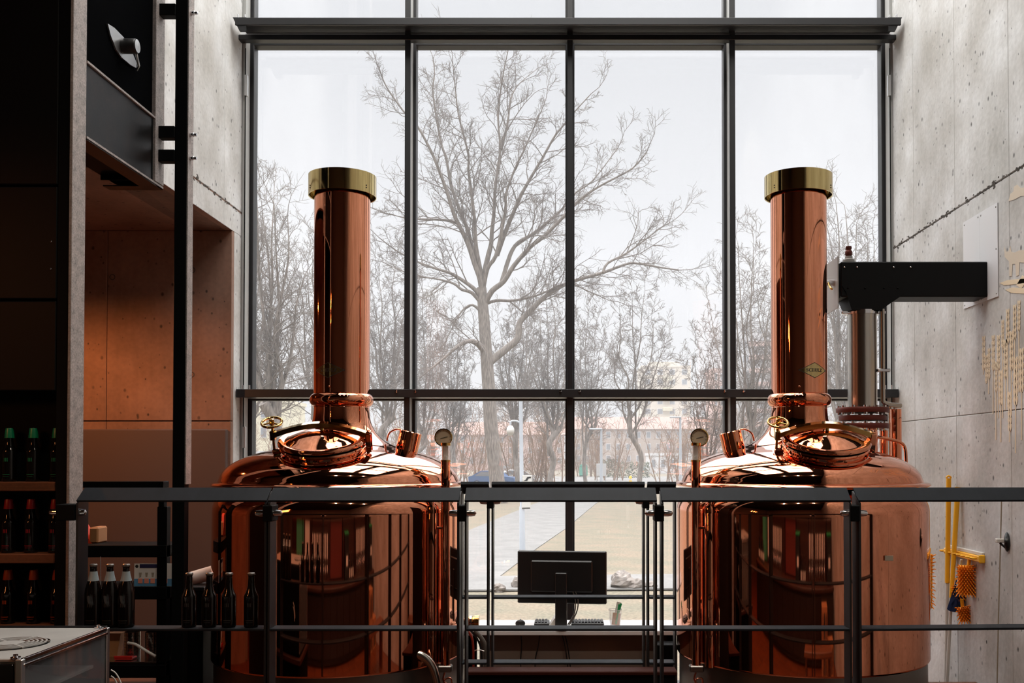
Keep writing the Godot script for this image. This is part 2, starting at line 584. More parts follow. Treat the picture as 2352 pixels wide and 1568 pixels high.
func build_room() -> void:
	var fl := structure("floor")
	part("slab", span(Vector3(-8.2, -0.3, -7.8), Vector3(2.8, -0.02, 5.2)), M.dark_hall, fl)
	for k in 26:
		part("floor_board", span(Vector3(-8.0 + k * 0.41, -0.02, -7.6), Vector3(-7.594 + k * 0.41, 0.0, 5.0), 0.003), M.floor_wood, fl)
	var ce := structure("ceiling")
	part("ceiling_slab", span(Vector3(-8.2, 7.2, -7.8), Vector3(2.8, 7.5, 5.2)), M.hall_ceiling, ce)

	var r := structure("wall_right")
	part("core", span(Vector3(WALL_R + 0.05, 0, -7.7), Vector3(WALL_R + 0.35, 7.2, 5.2)), M.joint_dark, r)
	var zs := [-7.69, -7.015, -6.27, -5.50, -4.75, -4.0, -2.5, -1.0, 0.5, 2.0, 3.5, 5.0]
	panels(r, "x", WALL_R, WALL_R + 0.05, zs, [0.0, 2.09])
	panels(r, "x", WALL_R, WALL_R + 0.05, zs, [2.09, 3.395])
	panels(r, "x", WALL_R, WALL_R + 0.05, zs, [3.401, 7.2])
	var holes := [[2280, 207], [2191, 285], [2100, 356], [2274, 497], [2099, 592], [2278, 808], [2047, 413], [2099, 868]]
	for h in holes:
		tie_hole(r, on_right_wall(h[0], h[1]), Vector3.LEFT)
	chips(r, Vector3(WALL_R, 3.40, -7.6), Vector3(WALL_R, 3.40, -4.6), Vector3.LEFT, 150, 5)

	var l := structure("wall_left")
	part("core", span(Vector3(WALL_L - 0.3, 3.49, -7.7), Vector3(WALL_L - 0.05, 7.2, -4.47)), M.joint_dark, l)
	var zl := [-7.69, -7.07, -6.32, -5.57, -4.82, -4.47]
	panels(l, "x", WALL_L, WALL_L - 0.003, zl, [3.49, 3.66], 0.0)
	panels(l, "x", WALL_L, WALL_L - 0.05, zl, [3.67, 7.2])
	for h in [[443, 225], [522, 297]]:
		var d: float = WALL_L * F / (h[0] - 1300.0)
		tie_hole(l, at(h[0], h[1], d), Vector3.RIGHT)
	chips(l, Vector3(WALL_L, 3.665, -7.6), Vector3(WALL_L, 3.665, -5.6), Vector3.RIGHT, 110, 6)

	var a := structure("wall_alcove")
	part("core", span(Vector3(-5.6, 0, -7.69), Vector3(WALL_L - 0.03, 3.49, -7.30)), M.joint_dark, a)
	panels(a, "z", -7.25, -7.30, [-5.6, -4.5, -3.35, WALL_L], [0.0, 2.093], 0.003, M.shaded_alcove_concrete)
	panels(a, "z", -7.25, -7.30, [-5.6, -4.5, -3.35, WALL_L], [2.097, 3.49], 0.003, M.shaded_alcove_concrete)
	panels(a, "x", WALL_L, WALL_L - 0.03, [-7.69, -7.30], [0.0, 3.49], 0.0)
	part("ceiling_slab", span(Vector3(-5.6, 3.49, -7.69), Vector3(WALL_L - 0.004, 3.75, -4.47)), M.shaded_alcove_concrete, a)
	part("side_panel", span(Vector3(-5.8, 0, -7.69), Vector3(-5.6, 3.75, -4.2)), M.shaded_alcove_concrete, a)
	part("plaster_panel", span(Vector3(-5.5, 0.0, -7.25), Vector3(WALL_L - 0.02, 2.035, -7.21), 0.008), M.plaster, a)
	for h in [[440, 860], [258, 636], [442, 620]]:
		tie_hole(a, at(h[0], h[1], 7.25), Vector3.BACK)

	for w in [["wall_hall", Vector3(-8.4, 0, -4.2), Vector3(-8.0, 7.2, 5.2)], ["wall_back", Vector3(-8.4, 0, 5.0), Vector3(2.8, 7.2, 5.4)], ["wall_hall", Vector3(-8.4, 0, -4.2), Vector3(-5.6, 7.2, -4.0)], ["wall_hall", Vector3(-5.6, 3.75, -4.66), Vector3(WALL_L - 0.3, 7.2, -4.47)]]:
		var o := structure(w[0])
		part("dark_panel", span(w[1], w[2], 0.01), M.dark_hall, o)


func tie_hole(o: Node3D, p: Vector3, out: Vector3) -> void:
	var b := Basis(Quaternion(Vector3.UP, out))
	part("tie_hole", sh().lathe([Vector2(0.0, -0.02), Vector2(0.010, -0.02), Vector2(0.016, 0.0015), Vector2(0.021, 0.0015), Vector2(0.022, 0.0)], 14, Transform3D(b, p)), M.joint_dark, o)


func chips(o: Node3D, a: Vector3, b: Vector3, out: Vector3, count: int, sd: int) -> void:
	# crumbled edge of a joint: shallow ragged grit that stands a little proud
	var r := RandomNumberGenerator.new()
	r.seed = sd
	var s := sh()
	var along := (b - a).normalized()
	for k in count:
		var c := a.lerp(b, r.randf()) + Vector3(0, r.randfn(0, 0.010), 0)
		var ring := []
		var size := r.randf_range(0.004, 0.016)
		for j in 7:
			var g := TAU * j / 7
			ring.append(c + (along * cos(g) * 1.5 + Vector3.UP * sin(g) * 0.7) * size * r.randf_range(0.5, 1.1))
		for j in 7:
			s.tri(c + out * 0.004, ring[j], ring[(j + 1) % 7], out)
	part("joint_grit", s, M.joint_dark, o).set_meta("kind", "stuff")


func row(py: float, d: float) -> float:
	return at(1300, py, d).y


func build_window() -> void:
	var w := structure("window_1", "tall steel-framed window of four bays looking onto the park", "window")
	var xs := [-2.42, -1.18, 0.03, 1.24, 2.445]
	var ys := [0.12, 2.26, 5.02, 7.1]
	for a in 4:
		for b in 3:
			part("pane", span(Vector3(xs[a] + 0.01, ys[b], -7.636), Vector3(xs[a + 1] - 0.01, ys[b + 1], -7.63)), M.pane, w)
	for k in 5:
		var x: float = xs[k]
		var edge := k == 0 or k == 4
		var m := part("mullion", bx(Vector3(x, 3.6, -7.61), Vector3(0.07, 7.2, 0.10), 0.004), M.frame_black, w)
		if not edge:
			part("web", bx(Vector3(x, 3.6, -7.47), Vector3(0.024, 7.2, 0.18)), M.zinc, m)
			part("front_flange", bx(Vector3(x, 3.6, -7.38), Vector3(0.042, 7.2, 0.022), 0.003), M.frame_black, m)
		else:
			var sx := -1.0 if k == 4 else 1.0
			part("side_channel", bx(Vector3(x - sx * 0.005, 3.6, -7.50), Vector3(0.026, 7.2, 0.10), 0.002), M.zinc, m)
			part("blind_guide", sh().tube([Vector3(x + sx * 0.015, 0.2, -7.42), Vector3(x + sx * 0.015, 4.9, -7.42)], 0.004, 6), M.black_steel, m)
			for y in [1.98, 4.62]:
				part("guide_block", bx(Vector3(x + sx * 0.018, y, -7.43), Vector3(0.025, 0.16, 0.03), 0.004), M.aluminium, m)
	# the low rail in front of the glazing bar
	var t := part("glazing_bar", span(Vector3(-2.44, 2.262, -7.66), Vector3(2.46, 2.300, -7.56), 0.003), M.frame_black, w)
	part("shelf_web", span(Vector3(-2.44, 2.276, -7.56), Vector3(2.46, 2.294, -7.36)), M.aluminium, t)
	part("front_flange", span(Vector3(-2.435, 2.272, -7.36), Vector3(2.455, 2.334, -7.335), 0.003), M.frame_black, t)
	for x in [-1.18, 0.03, 1.24]:
		for s in [-0.07, 0.07]:
			part("bolt", sh().lathe([Vector2(0, 0), Vector2(0.011, 0), Vector2(0.010, 0.008), Vector2(0, 0.010)], 10, Transform3D(Basis(Vector3.RIGHT, PI / 2), Vector3(x + s, 2.318, -7.335))), M.chrome, t)
	# the deep beam above
	var bm := part("glazing_bar", span(Vector3(-2.44, row(104, 7.56), -7.66), Vector3(2.46, row(88, 7.56), -7.56), 0.003), M.frame_black, w)
	part("beam_web", span(Vector3(-2.44, row(80, 7.42), -7.44), Vector3(2.46, row(54, 7.42), -7.42)), M.white_sheet, bm)
	part("front_flange", span(Vector3(-2.40, row(57, 7.16), -7.18), Vector3(2.43, row(40, 7.16), -7.16), 0.003), M.frame_black, bm)
	part("top_flange", span(Vector3(-2.40, row(42, 7.16), -7.43), Vector3(2.43, row(40, 7.16), -7.17), 0.003), M.frame_black, bm)
	part("rear_flange", span(Vector3(-2.44, row(91, 7.36), -7.43), Vector3(2.46, row(79, 7.36), -7.36), 0.003), M.rail_steel, bm)
	for s in [[-2.42, 1.0], [2.44, -1.0]]:
		part("end_bracket", sh().prism(PackedVector2Array([Vector2(0, 0), Vector2(0.05 * s[1], -0.10), Vector2(0.10 * s[1], -0.10), Vector2(0.10 * s[1], 0)]), -7.19, -7.17, Transform3D(Basis.IDENTITY, Vector3(s[0], row(41, 7.18), 0))), M.rail_steel, bm)
		for dx in [0.03, 0.08]:
			part("bolt", sh().lathe([Vector2(0.006, 0), Vector2(0.006, 0.03), Vector2(0, 0.03)], 8, Transform3D(Basis.IDENTITY, Vector3(s[0] + dx * s[1], row(40, 7.18), -7.2))), M.chrome, bm)
			part("bolt", sh().lathe([Vector2(0.006, 0), Vector2(0.006, 0.03), Vector2(0, 0.03)], 8, Transform3D(Basis.IDENTITY, Vector3(s[0] + dx * s[1], 2.334, -7.35))), M.chrome, t)
	part("sill", span(Vector3(-2.44, 0.0, -7.69), Vector3(2.46, 0.12, -7.55), 0.004), M.frame_black, w)
	part("head", span(Vector3(-2.44, 7.1, -7.69), Vector3(2.46, 7.2, -7.55), 0.004), M.frame_black, w)


# ---------------------------------------------------------------- kettles
func build_kettles() -> void:
	kettle(-1.285, 1, "left copper brewing kettle with tall brass-capped chimney, nearer the alcove", -0.274, 0.60)
	kettle(1.336, -1, "right copper brewing kettle with tall brass-capped chimney, beside the concrete wall", 0.338, 0.587)


func kettle(cx: float, s: int, label: String, em_a: float, em_half: float) -> void:
	# s is the side of the kettle that carries the pipes: they face the other kettle
	var k := thing("brewing_kettle", label, "kettle", Vector3(cx, 0, -5.7), 0.0, "copper brewing kettles")
	var shoulder := []
	for j in 17:
		var a := PI / 2 * j / 16
		shoulder.append(Vector2(0.57 + 0.13 * cos(a), 1.53 + 0.13 * sin(a)))
	part("steel_base", sh().lathe([Vector2(0.60, 0.0), Vector2(0.685, 0.0), Vector2(0.685, 0.73), Vector2(0.60, 0.73)], 96), M.steel_matte, k)
	part("body", sh().lathe([Vector2(0.66, 0.722), Vector2(0.695, 0.724), Vector2(0.70, 0.732), Vector2(0.70, 0.734), Vector2(0.70, 0.736), Vector2(0.70, 1.1), Vector2(0.70, 1.526), Vector2(0.70, 1.528)] + shoulder + [Vector2(0.5, 1.66)], 160), M.copper, k)
	part("rim", sh().lathe([Vector2(0.55, 1.667), Vector2(0.69, 1.667), Vector2(0.703, 1.670), Vector2(0.710, 1.679), Vector2(0.703, 1.688), Vector2(0.69, 1.692), Vector2(0.64, 1.695)], 160), M.copper, k)
	var dome := smooth([Vector2(0.672, 1.692), Vector2(0.667, 1.708), Vector2(0.652, 1.742), Vector2(0.615, 1.782), Vector2(0.55, 1.82), Vector2(0.47, 1.850), Vector2(0.376, 1.874), Vector2(0.295, 1.899), Vector2(0.238, 1.930), Vector2(0.196, 1.972), Vector2(0.168, 2.026), Vector2(0.158, 2.08), Vector2(0.156, 2.12)], 6)
	part("dome", sh().lathe(dome, 160), M.copper, k)
	var ch := part("chimney", sh().lathe([Vector2(0.158, 2.19), Vector2(0.158, 3.398), Vector2(0.158, 3.40), Vector2(0.158, 3.40), Vector2(0.0, 3.41)], 128), M.copper, k)
	var ring := []
	for j in 15:
		var a := lerpf(-1.25, 1.35, j / 14.0)
		ring.append(Vector2(0.146 + 0.034 * cos(a), 2.157 + 0.038 * sin(a)))
	part("collar", sh().lathe([Vector2(0.15, 2.112), Vector2(0.160, 2.114)] + ring + [Vector2(0.155, 2.20)], 96), M.copper, ch)
	var cap := part("chimney_cap", sh().lathe([Vector2(0.186, 3.33), Vector2(0.188, 3.327), Vector2(0.192, 3.327), Vector2(0.192, 3.444), Vector2(0.186, 3.444), Vector2(0.186, 3.33)], 128), M.brass_satin, k)
	for a in [0.6, 2.55]:
		for y in [3.352, 3.365]:
			part("screw", sh().ball(Vector3(cos(a) * 0.192, y, sin(a) * 0.192), Vector3.ONE * 0.004, 8, 5), M.ink, cap)
	emblem(ch, em_a, em_half)
	part("seam_knob", sh().ball(Vector3(-0.035, 2.225, 0.157), Vector3.ONE * 0.007, 10, 6), M.copper, ch)

	# manway
	var h := part("hatch", sh().lathe([Vector2(0.205, -0.09), Vector2(0.205, 0.018), Vector2(0.222, 0.020), Vector2(0.226, 0.028), Vector2(0.222, 0.036), Vector2(0.19, 0.038)], 96), M.copper, k)
	h.position = Vector3(0.045 if s < 0 else -0.005, 1.868, 0.40)
	h.rotation.x = deg_to_rad(19)
	part("hatch_lid", sh().lathe([Vector2(0.18, 0.044), Vector2(0.224, 0.044), Vector2(0.232, 0.050), Vector2(0.232, 0.062), Vector2(0.226, 0.070), Vector2(0.214, 0.070), Vector2(0.200, 0.064), Vector2(0.19, 0.067), Vector2(0.165, 0.078), Vector2(0.12, 0.095), Vector2(0.07, 0.108), Vector2(0.03, 0.113), Vector2(0.0, 0.114)], 96), M.copper, h)
	part("hatch_neck_ring", sh().lathe([Vector2(0.205, -0.022), Vector2(0.222, -0.020), Vector2(0.225, -0.012), Vector2(0.222, -0.004), Vector2(0.205, -0.002)], 96), M.copper, h)
	var bar := PackedVector2Array()
	for j in 17:
		var x := lerpf(-0.262, 0.245, j / 16.0)
		bar.append(Vector2(x, 0.156 - 0.060 * pow(absf(x + 0.01) / 0.26, 1.7)))
	for j in 17:
		var x := lerpf(0.245, -0.262, j / 16.0)
		bar.append(Vector2(x, 0.156 - 0.060 * pow(absf(x + 0.01) / 0.26, 1.7) - 0.027))
	var yoke := part("yoke", sh().prism(bar, -0.020, 0.020), M.brass, h)
	part("yoke_post", sh().lathe([Vector2(0.016, 0.105), Vector2(0.010, 0.115), Vector2(0.010, 0.137), Vector2(0.0, 0.137)], 16), M.brass, yoke)
	part("yoke_clevis", bx(Vector3(-0.262, 0.085, 0), Vector3(0.026, 0.052, 0.040), 0.004), M.brass, yoke)
	var st := part("swing_bolt", sh().lathe([Vector2(0.007, -0.02), Vector2(0.007, 0.165), Vector2(0.0, 0.165)], 12, Transform3D(Basis.IDENTITY, Vector3(-0.262, 0, 0))), M.brass, h)
	part("bolt_lug", bx(Vector3(-0.248, -0.005, 0), Vector3(0.045, 0.030, 0.034), 0.006), M.copper, st)
	var wheel_at := Vector3(-0.262, 0.155, 0)
	var tip := Vector3(0, -sin(0.24), cos(0.24))
	var hw := part("handwheel", sh().tube(arc(wheel_at, 0.052, Vector3.RIGHT, tip, 0, TAU * 27 / 28, 27), 0.007, 10, true), M.brass, h)
	hw.rotation.x = 0.0
	for j in 3:
		var a := TAU * j / 3 + 0.5
		part("spoke", sh().tube([wheel_at, wheel_at + (Vector3.RIGHT * cos(a) + tip * sin(a)) * 0.05], 0.005, 8), M.brass, hw)
	part("hub", sh().lathe([Vector2(0.013, -0.012), Vector2(0.013, 0.018), Vector2(0, 0.02)], 14, Transform3D(Basis.IDENTITY, wheel_at)), M.brass, hw)
	var hinge := part("hinge", bx(Vector3(0.245, 0.099, 0), Vector3(0.022, 0.018, 0.040), 0.003), M.copper, h)
	for f in [-0.019, 0.019]:
		part("hinge_plate", bx(Vector3(0.244, 0.045, f), Vector3(0.028, 0.10, 0.008), 0.002), M.copper, hinge)
	part("hinge_pin", sh().tube([Vector3(0.244, 0.0, -0.035), Vector3(0.244, 0.0, 0.035)], 0.009, 10), M.copper, hinge)

	# sampling cup on the shoulder, leaning outwards
	var cup_x := 0.375 * s
	var cup := part("inspection_cup", sh().lathe([Vector2(0.068, -0.03), Vector2(0.064, 0.0), Vector2(0.064, 0.108), Vector2(0.06, 0.112), Vector2(0.0, 0.112)], 40), M.copper, k)
	cup.position = Vector3(cup_x, 1.868, 0.02)
	cup.rotation.z = deg_to_rad(-13) * s
	part("cup_handle", sh().tube(smooth([Vector3(-0.05 * s, 0.112, 0.02), Vector3(-0.085 * s, 0.105, 0.02), Vector3(-0.115 * s, 0.075, 0.02), Vector3(-0.118 * s, 0.03, 0.02)], 5), 0.005, 8), M.copper, cup)

	# sight column, gauge and the pipes beside it
	var sx := 0.640 * s
	var col := part("sight_column", sh().lathe([Vector2(0.0, 0.70), Vector2(0.0245, 0.70), Vector2(0.0245, 1.812), Vector2(0.0, 1.812)], 32, Transform3D(Basis.IDENTITY, Vector3(sx, 0, 0.36))), M.copper, k)
	part("sight_glass", sh().lathe([Vector2(0.021, 1.812), Vector2(0.021, 1.895)], 24, Transform3D(Basis.IDENTITY, Vector3(sx, 0, 0.36))), M.clear_glass, col)
	part("added_white_backing", bx(Vector3(sx, 1.853, 0.352), Vector3(0.026, 0.078, 0.003)), M.white_plastic, col)  # white backing added so the sight glass looks bright
	part("float", sh().lathe([Vector2(0, 1.812), Vector2(0.010, 1.815), Vector2(0.008, 1.835), Vector2(0, 1.84)], 12, Transform3D(Basis.IDENTITY, Vector3(sx, 0, 0.36))), M.zinc, col)
	part("brass_ferrule", sh().lathe([Vector2(0, 1.806), Vector2(0.027, 1.806), Vector2(0.027, 1.816), Vector2(0.02, 1.816)], 24, Transform3D(Basis.IDENTITY, Vector3(sx, 0, 0.36))), M.brass, col)
	part("brass_ferrule", sh().lathe([Vector2(0.02, 1.893), Vector2(0.026, 1.893), Vector2(0.026, 1.908), Vector2(0, 1.908)], 24, Transform3D(Basis.IDENTITY, Vector3(sx, 0, 0.36))), M.brass, col)
	part("foot_clamp", bx(Vector3(sx, 0.705, 0.36), Vector3(0.075, 0.035, 0.06), 0.006), M.steel_matte, col)
	part("drain_wire", sh().tube(smooth([Vector3(sx, 0.69, 0.36), Vector3(sx - 0.01, 0.64, 0.36), Vector3(sx + 0.03, 0.61, 0.36), Vector3(sx + 0.03, 0.65, 0.36), Vector3(sx - 0.005, 0.64, 0.37), Vector3(sx, 0.55, 0.36), Vector3(sx + 0.02, 0.48, 0.36)], 6), 0.005, 8), M.copper_dull, col)
	var g := part("pressure_gauge", sh().lathe([Vector2(0, -0.02), Vector2(0.046, -0.02), Vector2(0.049, -0.005), Vector2(0.049, 0.012), Vector2(0.044, 0.014), Vector2(0.043, 0.006)], 40), M.brass, k)
	g.position = Vector3(sx + (-0.016 if s > 0 else 0.024), 1.938, 0.32)
	g.rotation.x = PI / 2
	part("dial_face", sh().lathe([Vector2(0.043, 0.006), Vector2(0.0, 0.006)], 40), M.dial, g)
	part("needle", bx(Vector3(0.002, 0.008, 0.002), Vector3(0.040, 0.001, 0.003), 0.0, Transform3D(Basis(Vector3.UP, 0.25), Vector3.ZERO)), M.ink, g)
	for j in 11:
		var a := deg_to_rad(135 + 27 * j)
		part("tick", bx(Vector3(0.037, 0.0075, 0), Vector3(0.006, 0.001, 0.0012), 0.0, Transform3D(Basis(Vector3.UP, -a), Vector3.ZERO)), M.ink, g)
	part("gauge_stem", sh().tube([Vector3(0, 0, 0.04), Vector3(0, 0, 0.14)], 0.008, 10), M.brass, g)
	var rp := part("overflow_pipe", sh().lathe([Vector2(0, 0.72), Vector2(0.028, 0.72), Vector2(0.028, 1.56), Vector2(0.022, 1.575), Vector2(0.0, 1.58)], 28, Transform3D(Basis.IDENTITY, Vector3(sx - 0.068 * s, 0, 0.40))), M.copper, k)
	part("pipe_stub", sh().tube([Vector3(sx, 1.455, 0.36), Vector3(sx - 0.068 * s, 1.455, 0.40)], 0.008, 10), M.copper, rp)
	part("shoulder_bend", sh().tube(smooth([Vector3(sx - 0.068 * s, 1.55, 0.40), Vector3(sx - 0.075 * s, 1.60, 0.395), Vector3(sx - 0.11 * s, 1.63, 0.37), Vector3(sx - 0.15 * s, 1.64, 0.34)], 5), 0.016, 12), M.copper, rp)
	part("union_nut", sh().lathe([Vector2(0.028, 0), Vector2(0.033, 0), Vector2(0.033, 0.02), Vector2(0.028, 0.02)], 8, Transform3D(Basis.IDENTITY, Vector3(sx - 0.068 * s, 1.535, 0.40))), M.copper, rp)
	if s > 0:
		part("steel_hose", sh().tube(smooth([Vector3(sx - 0.16, 0.80, 0.46), Vector3(sx - 0.11, 0.79, 0.46), Vector3(sx - 0.06, 0.74, 0.46), Vector3(sx - 0.03, 0.64, 0.46), Vector3(sx - 0.02, 0.5, 0.46)], 6), 0.024, 16), M.steel, k)
	else:
		part("name_tag", bx(Vector3(0.300, 1.32, 0.648), Vector3(0.042, 0.026, 0.004), 0.001, Transform3D(Basis.IDENTITY, Vector3.ZERO)), M.dial, k)


func emblem(parent: Node3D, mid: float, half: float) -> void:
	# an engraved brass lozenge bent round the pipe, with dark border and letters
	var r := 0.1592
	var y0 := 2.317
	var hy := 0.044
	var plate := sh()
	var edge := sh()
	var steps := 24
	for j in steps:
		for e in 2:
			var a0 := lerpf(-1, 1, float(j) / steps)
			var a1 := lerpf(-1, 1, float(j + 1) / steps)
			var g0 := mid + a0 * half
			var g1 := mid + a1 * half
			var t0 := (1.0 - absf(a0)) * hy
			var t1 := (1.0 - absf(a1)) * hy
			var n0 := Vector3(sin(g0), 0, cos(g0))
			var n1 := Vector3(sin(g1), 0, cos(g1))
			if e == 0:
				plate.tri(n0 * r + Vector3(0, y0 - t0, 0), n1 * r + Vector3(0, y0 - t1, 0), n1 * r + Vector3(0, y0 + t1, 0), n0, n0, n1, n1)
				plate.tri(n0 * r + Vector3(0, y0 - t0, 0), n1 * r + Vector3(0, y0 + t1, 0), n0 * r + Vector3(0, y0 + t0, 0), n0, n0, n1, n0)
			else:
				for sg in [-1, 1]:
					var q := r + 0.0006
					edge.quad(n0 * q + Vector3(0, y0 + sg * (t0 - 0.003), 0), n1 * q + Vector3(0, y0 + sg * (t1 - 0.003), 0), n1 * q + Vector3(0, y0 + sg * t1, 0), n0 * q + Vector3(0, y0 + sg * t0, 0), n0)
	var e := part("emblem", plate, M.brass_satin, parent)
	part("emblem_border", edge, M.ink, e)
	var tm := TextMesh.new()
	tm.text = "SCHULZ"
	var f := SystemFont.new()
	f.font_names = PackedStringArray(["Droid Serif"])
	f.font_weight = 700
	f.font_italic = true
	tm.font = f
	tm.font_size = 32
	tm.pixel_size = 0.00078
	tm.depth = 0.004
	tm.curve_step = 2.0
	var arr := tm.get_mesh_arrays()
	var vs: PackedVector3Array = arr[Mesh.ARRAY_VERTEX]
	for j in vs.size():
		var p := vs[j]
		var g := mid + p.x / r
		vs[j] = Vector3(sin(g), 0, cos(g)) * (r + 0.0008 + p.z * 0.2) + Vector3(0, y0 + p.y, 0)
	arr[Mesh.ARRAY_VERTEX] = vs
	arr[Mesh.ARRAY_NORMAL] = null
	arr[Mesh.ARRAY_TANGENT] = null
	var am := ArrayMesh.new()
	am.add_surface_from_arrays(Mesh.PRIMITIVE_TRIANGLES, arr)
	part("lettering", am, M.ink, e)


func build_exhaust() -> void:
	var x := 1.752
	var z := -5.88
	var p := thing("exhaust_pipe", "upright stainless exhaust pipe on bolted red-brown flanges behind the right kettle", "pipe", Vector3(x, 0, z))
	part("pipe", sh().lathe([Vector2(0.085, 2.12), Vector2(0.085, 2.70), Vector2(0.08, 2.70)], 48), M.steel, p)
	part("copper_neck", sh().lathe([Vector2(0.085, 1.72), Vector2(0.085, 2.03)], 48), M.copper, p)
	for y in [2.015, 2.062, 2.108]:
		var fl := part("flange", sh().lathe([Vector2(0.0, y - 0.015), Vector2(0.149, y - 0.015), Vector2(0.152, y - 0.011), Vector2(0.152, y + 0.011), Vector2(0.149, y + 0.015), Vector2(0.0, y + 0.015)], 48), M.flange_red, p)
		if y > 2.05 and y < 2.1:
			fl.scale = Vector3(0.9, 1, 0.9)
		else:
			for j in 12:
				var a := TAU * (j + 0.3) / 12
				part("bolt", sh().lathe([Vector2(0.012, -0.026), Vector2(0.012, -0.015), Vector2(0.006, -0.015), Vector2(0.006, 0.015), Vector2(0.012, 0.015), Vector2(0.012, 0.026), Vector2(0, 0.026)], 6, Transform3D(Basis.IDENTITY, Vector3(cos(a) * 0.134, y, sin(a) * 0.134))), M.chrome, fl)
	part("clamp_band", sh().lathe([Vector2(0.085, 2.672), Vector2(0.092, 2.672), Vector2(0.092, 2.695), Vector2(0.085, 2.695)], 40), M.chrome, p)
	for sx in [-1, 1]:
		part("clamp_lug", bx(Vector3(0.105 * sx, 2.683, 0.03), Vector3(0.045, 0.018, 0.03), 0.003), M.chrome, p)
	var side := part("condensate_pipe", sh().tube(smooth([Vector3(0.105, 2.70, 0.05), Vector3(0.105, 2.5, 0.05), Vector3(0.105, 2.2, 0.05), Vector3(0.11, 2.155, 0.05), Vector3(0.15, 2.14, 0.04), Vector3(0.22, 2.135, 0.02)], 5), 0.014, 12), M.steel, p)
	part("pipe_clip", bx(Vector3(0.11, 2.34, 0.05), Vector3(0.075, 0.018, 0.03), 0.003), M.chrome, side)

	var d := thing("exhaust_duct", "black square exhaust duct running from the steel pipe into the wall", "duct", Vector3(0, 0, 0))
	var y0 := 2.765
	var y1 := 2.970
	part("duct_box", span(Vector3(1.60, y0, z - 0.1), Vector3(WALL_R, y1, z + 0.1), 0.006), M.black_paint, d)
	var hop := sh()
	var top := [Vector3(1.605, 2.83, z + 0.105), Vector3(1.95, 2.83, z + 0.105), Vector3(1.95, 2.83, z - 0.105), Vector3(1.605, 2.83, z - 0.105)]
	var mid := [Vector3(1.63, 2.79, z + 0.105), Vector3(1.945, 2.765, z + 0.105), Vector3(1.945, 2.765, z - 0.105), Vector3(1.63, 2.79, z - 0.105)]
	var low := [Vector3(x - 0.085, 2.69, z + 0.085), Vector3(x + 0.085, 2.69, z + 0.085), Vector3(x + 0.085, 2.69, z - 0.085), Vector3(x - 0.085, 2.69, z - 0.085)]
	for j in 4:
		var q := (j + 1) % 4
		var nm: Vector3 = [Vector3.BACK, Vector3.RIGHT, Vector3.FORWARD, Vector3.LEFT][j]
		hop.quad(top[j], top[q], mid[q], mid[j], nm)
		hop.quad(mid[j], mid[q], low[q], low[j], nm)
	part("hopper", hop, M.black_paint, d)
	for px in [1940, 1969, 2053, 2092]:
		var b := at(px, 617, 5.777)
		part("rivet", sh().ball(Vector3(b.x, 2.937, z + 0.101), Vector3(0.008, 0.008, 0.004), 10, 6), M.chrome, d)
	for xx in [1.64, 1.74, 1.85, 1.93]:
		part("rivet", sh().ball(Vector3(xx, 2.815, z + 0.106), Vector3(0.006, 0.006, 0.004), 10, 6), M.black_steel, d)
	part("end_plate", span(Vector3(1.582, 2.70, z - 0.14), Vector3(1.588, 3.0, z + 0.10)), M.zinc, d)
	part("damper_shaft", sh().tube([Vector3(1.53, 2.86, z + 0.02), Vector3(1.60, 2.86, z + 0.02)], 0.02, 14), M.chrome, d)
	part("damper_lever", sh().tube([Vector3(1.545, 2.86, z + 0.03), Vector3(1.545, 2.815, z + 0.09), Vector3(1.555, 2.81, z + 0.09)], 0.007, 8), M.brass, d)
	var sp := part("spray_fitting", sh().lathe([Vector2(0.035, 2.97), Vector2(0.035, 3.0), Vector2(0.022, 3.005), Vector2(0.022, 3.02), Vector2(0, 3.02)], 20, Transform3D(Basis.IDENTITY, Vector3(1.675, 0, z))), M.zinc, d)
	part("fitting_cap", sh().lathe([Vector2(0.016, 3.02), Vector2(0.021, 3.03), Vector2(0.021, 3.05), Vector2(0.014, 3.058), Vector2(0.019, 3.068), Vector2(0.017, 3.08), Vector2(0, 3.082)], 16, Transform3D(Basis.IDENTITY, Vector3(1.675, 0, z))), M.flange_red, sp)

	var pl := thing("wall_plate", "white sheet metal plate riveted to the concrete round the black duct", "plate", Vector3(WALL_R, 0, 0))
	part("plate", span(Vector3(-0.006, 2.745, -6.13), Vector3(-0.001, 3.28, -5.885)), M.white_sheet, pl)
	part("plate", span(Vector3(-0.006, 2.745, -5.884), Vector3(-0.001, 3.28, -5.64)), M.white_sheet, pl)
	for zz in [-6.11, -5.905, -5.865, -5.66]:
		for yy in [2.765, 3.26]:
			part("rivet", sh().ball(Vector3(-0.006, yy, zz), Vector3(0.003, 0.006, 0.006), 8, 5), M.zinc, pl)
	for zz in [-6.11, -5.66]:
		part("rivet", sh().ball(Vector3(-0.006, 3.02, zz), Vector3(0.003, 0.006, 0.006), 8, 5), M.zinc, pl)

	var cp := thing("copper_riser", "pair of thick copper risers in the corner behind the right kettle", "pipes", Vector3(0, 0, 0))
	part("riser", sh().lathe([Vector2(0.034, 0.6), Vector2(0.034, 2.13), Vector2(0, 2.135)], 28, Transform3D(Basis.IDENTITY, at(2058, 1000, 6.2) * Vector3(1, 0, 1))), M.copper, cp)
	part("riser", sh().lathe([Vector2(0.026, 0.6), Vector2(0.026, 2.05)], 24, Transform3D(Basis.IDENTITY, at(2030, 1000, 6.3) * Vector3(1, 0, 1))), M.copper, cp)
	part("steel_riser", sh().lathe([Vector2(0.018, 0.6), Vector2(0.018, 2.18)], 20, Transform3D(Basis.IDENTITY, at(2046, 1000, 6.7) * Vector3(1, 0, 1))), M.steel, cp)
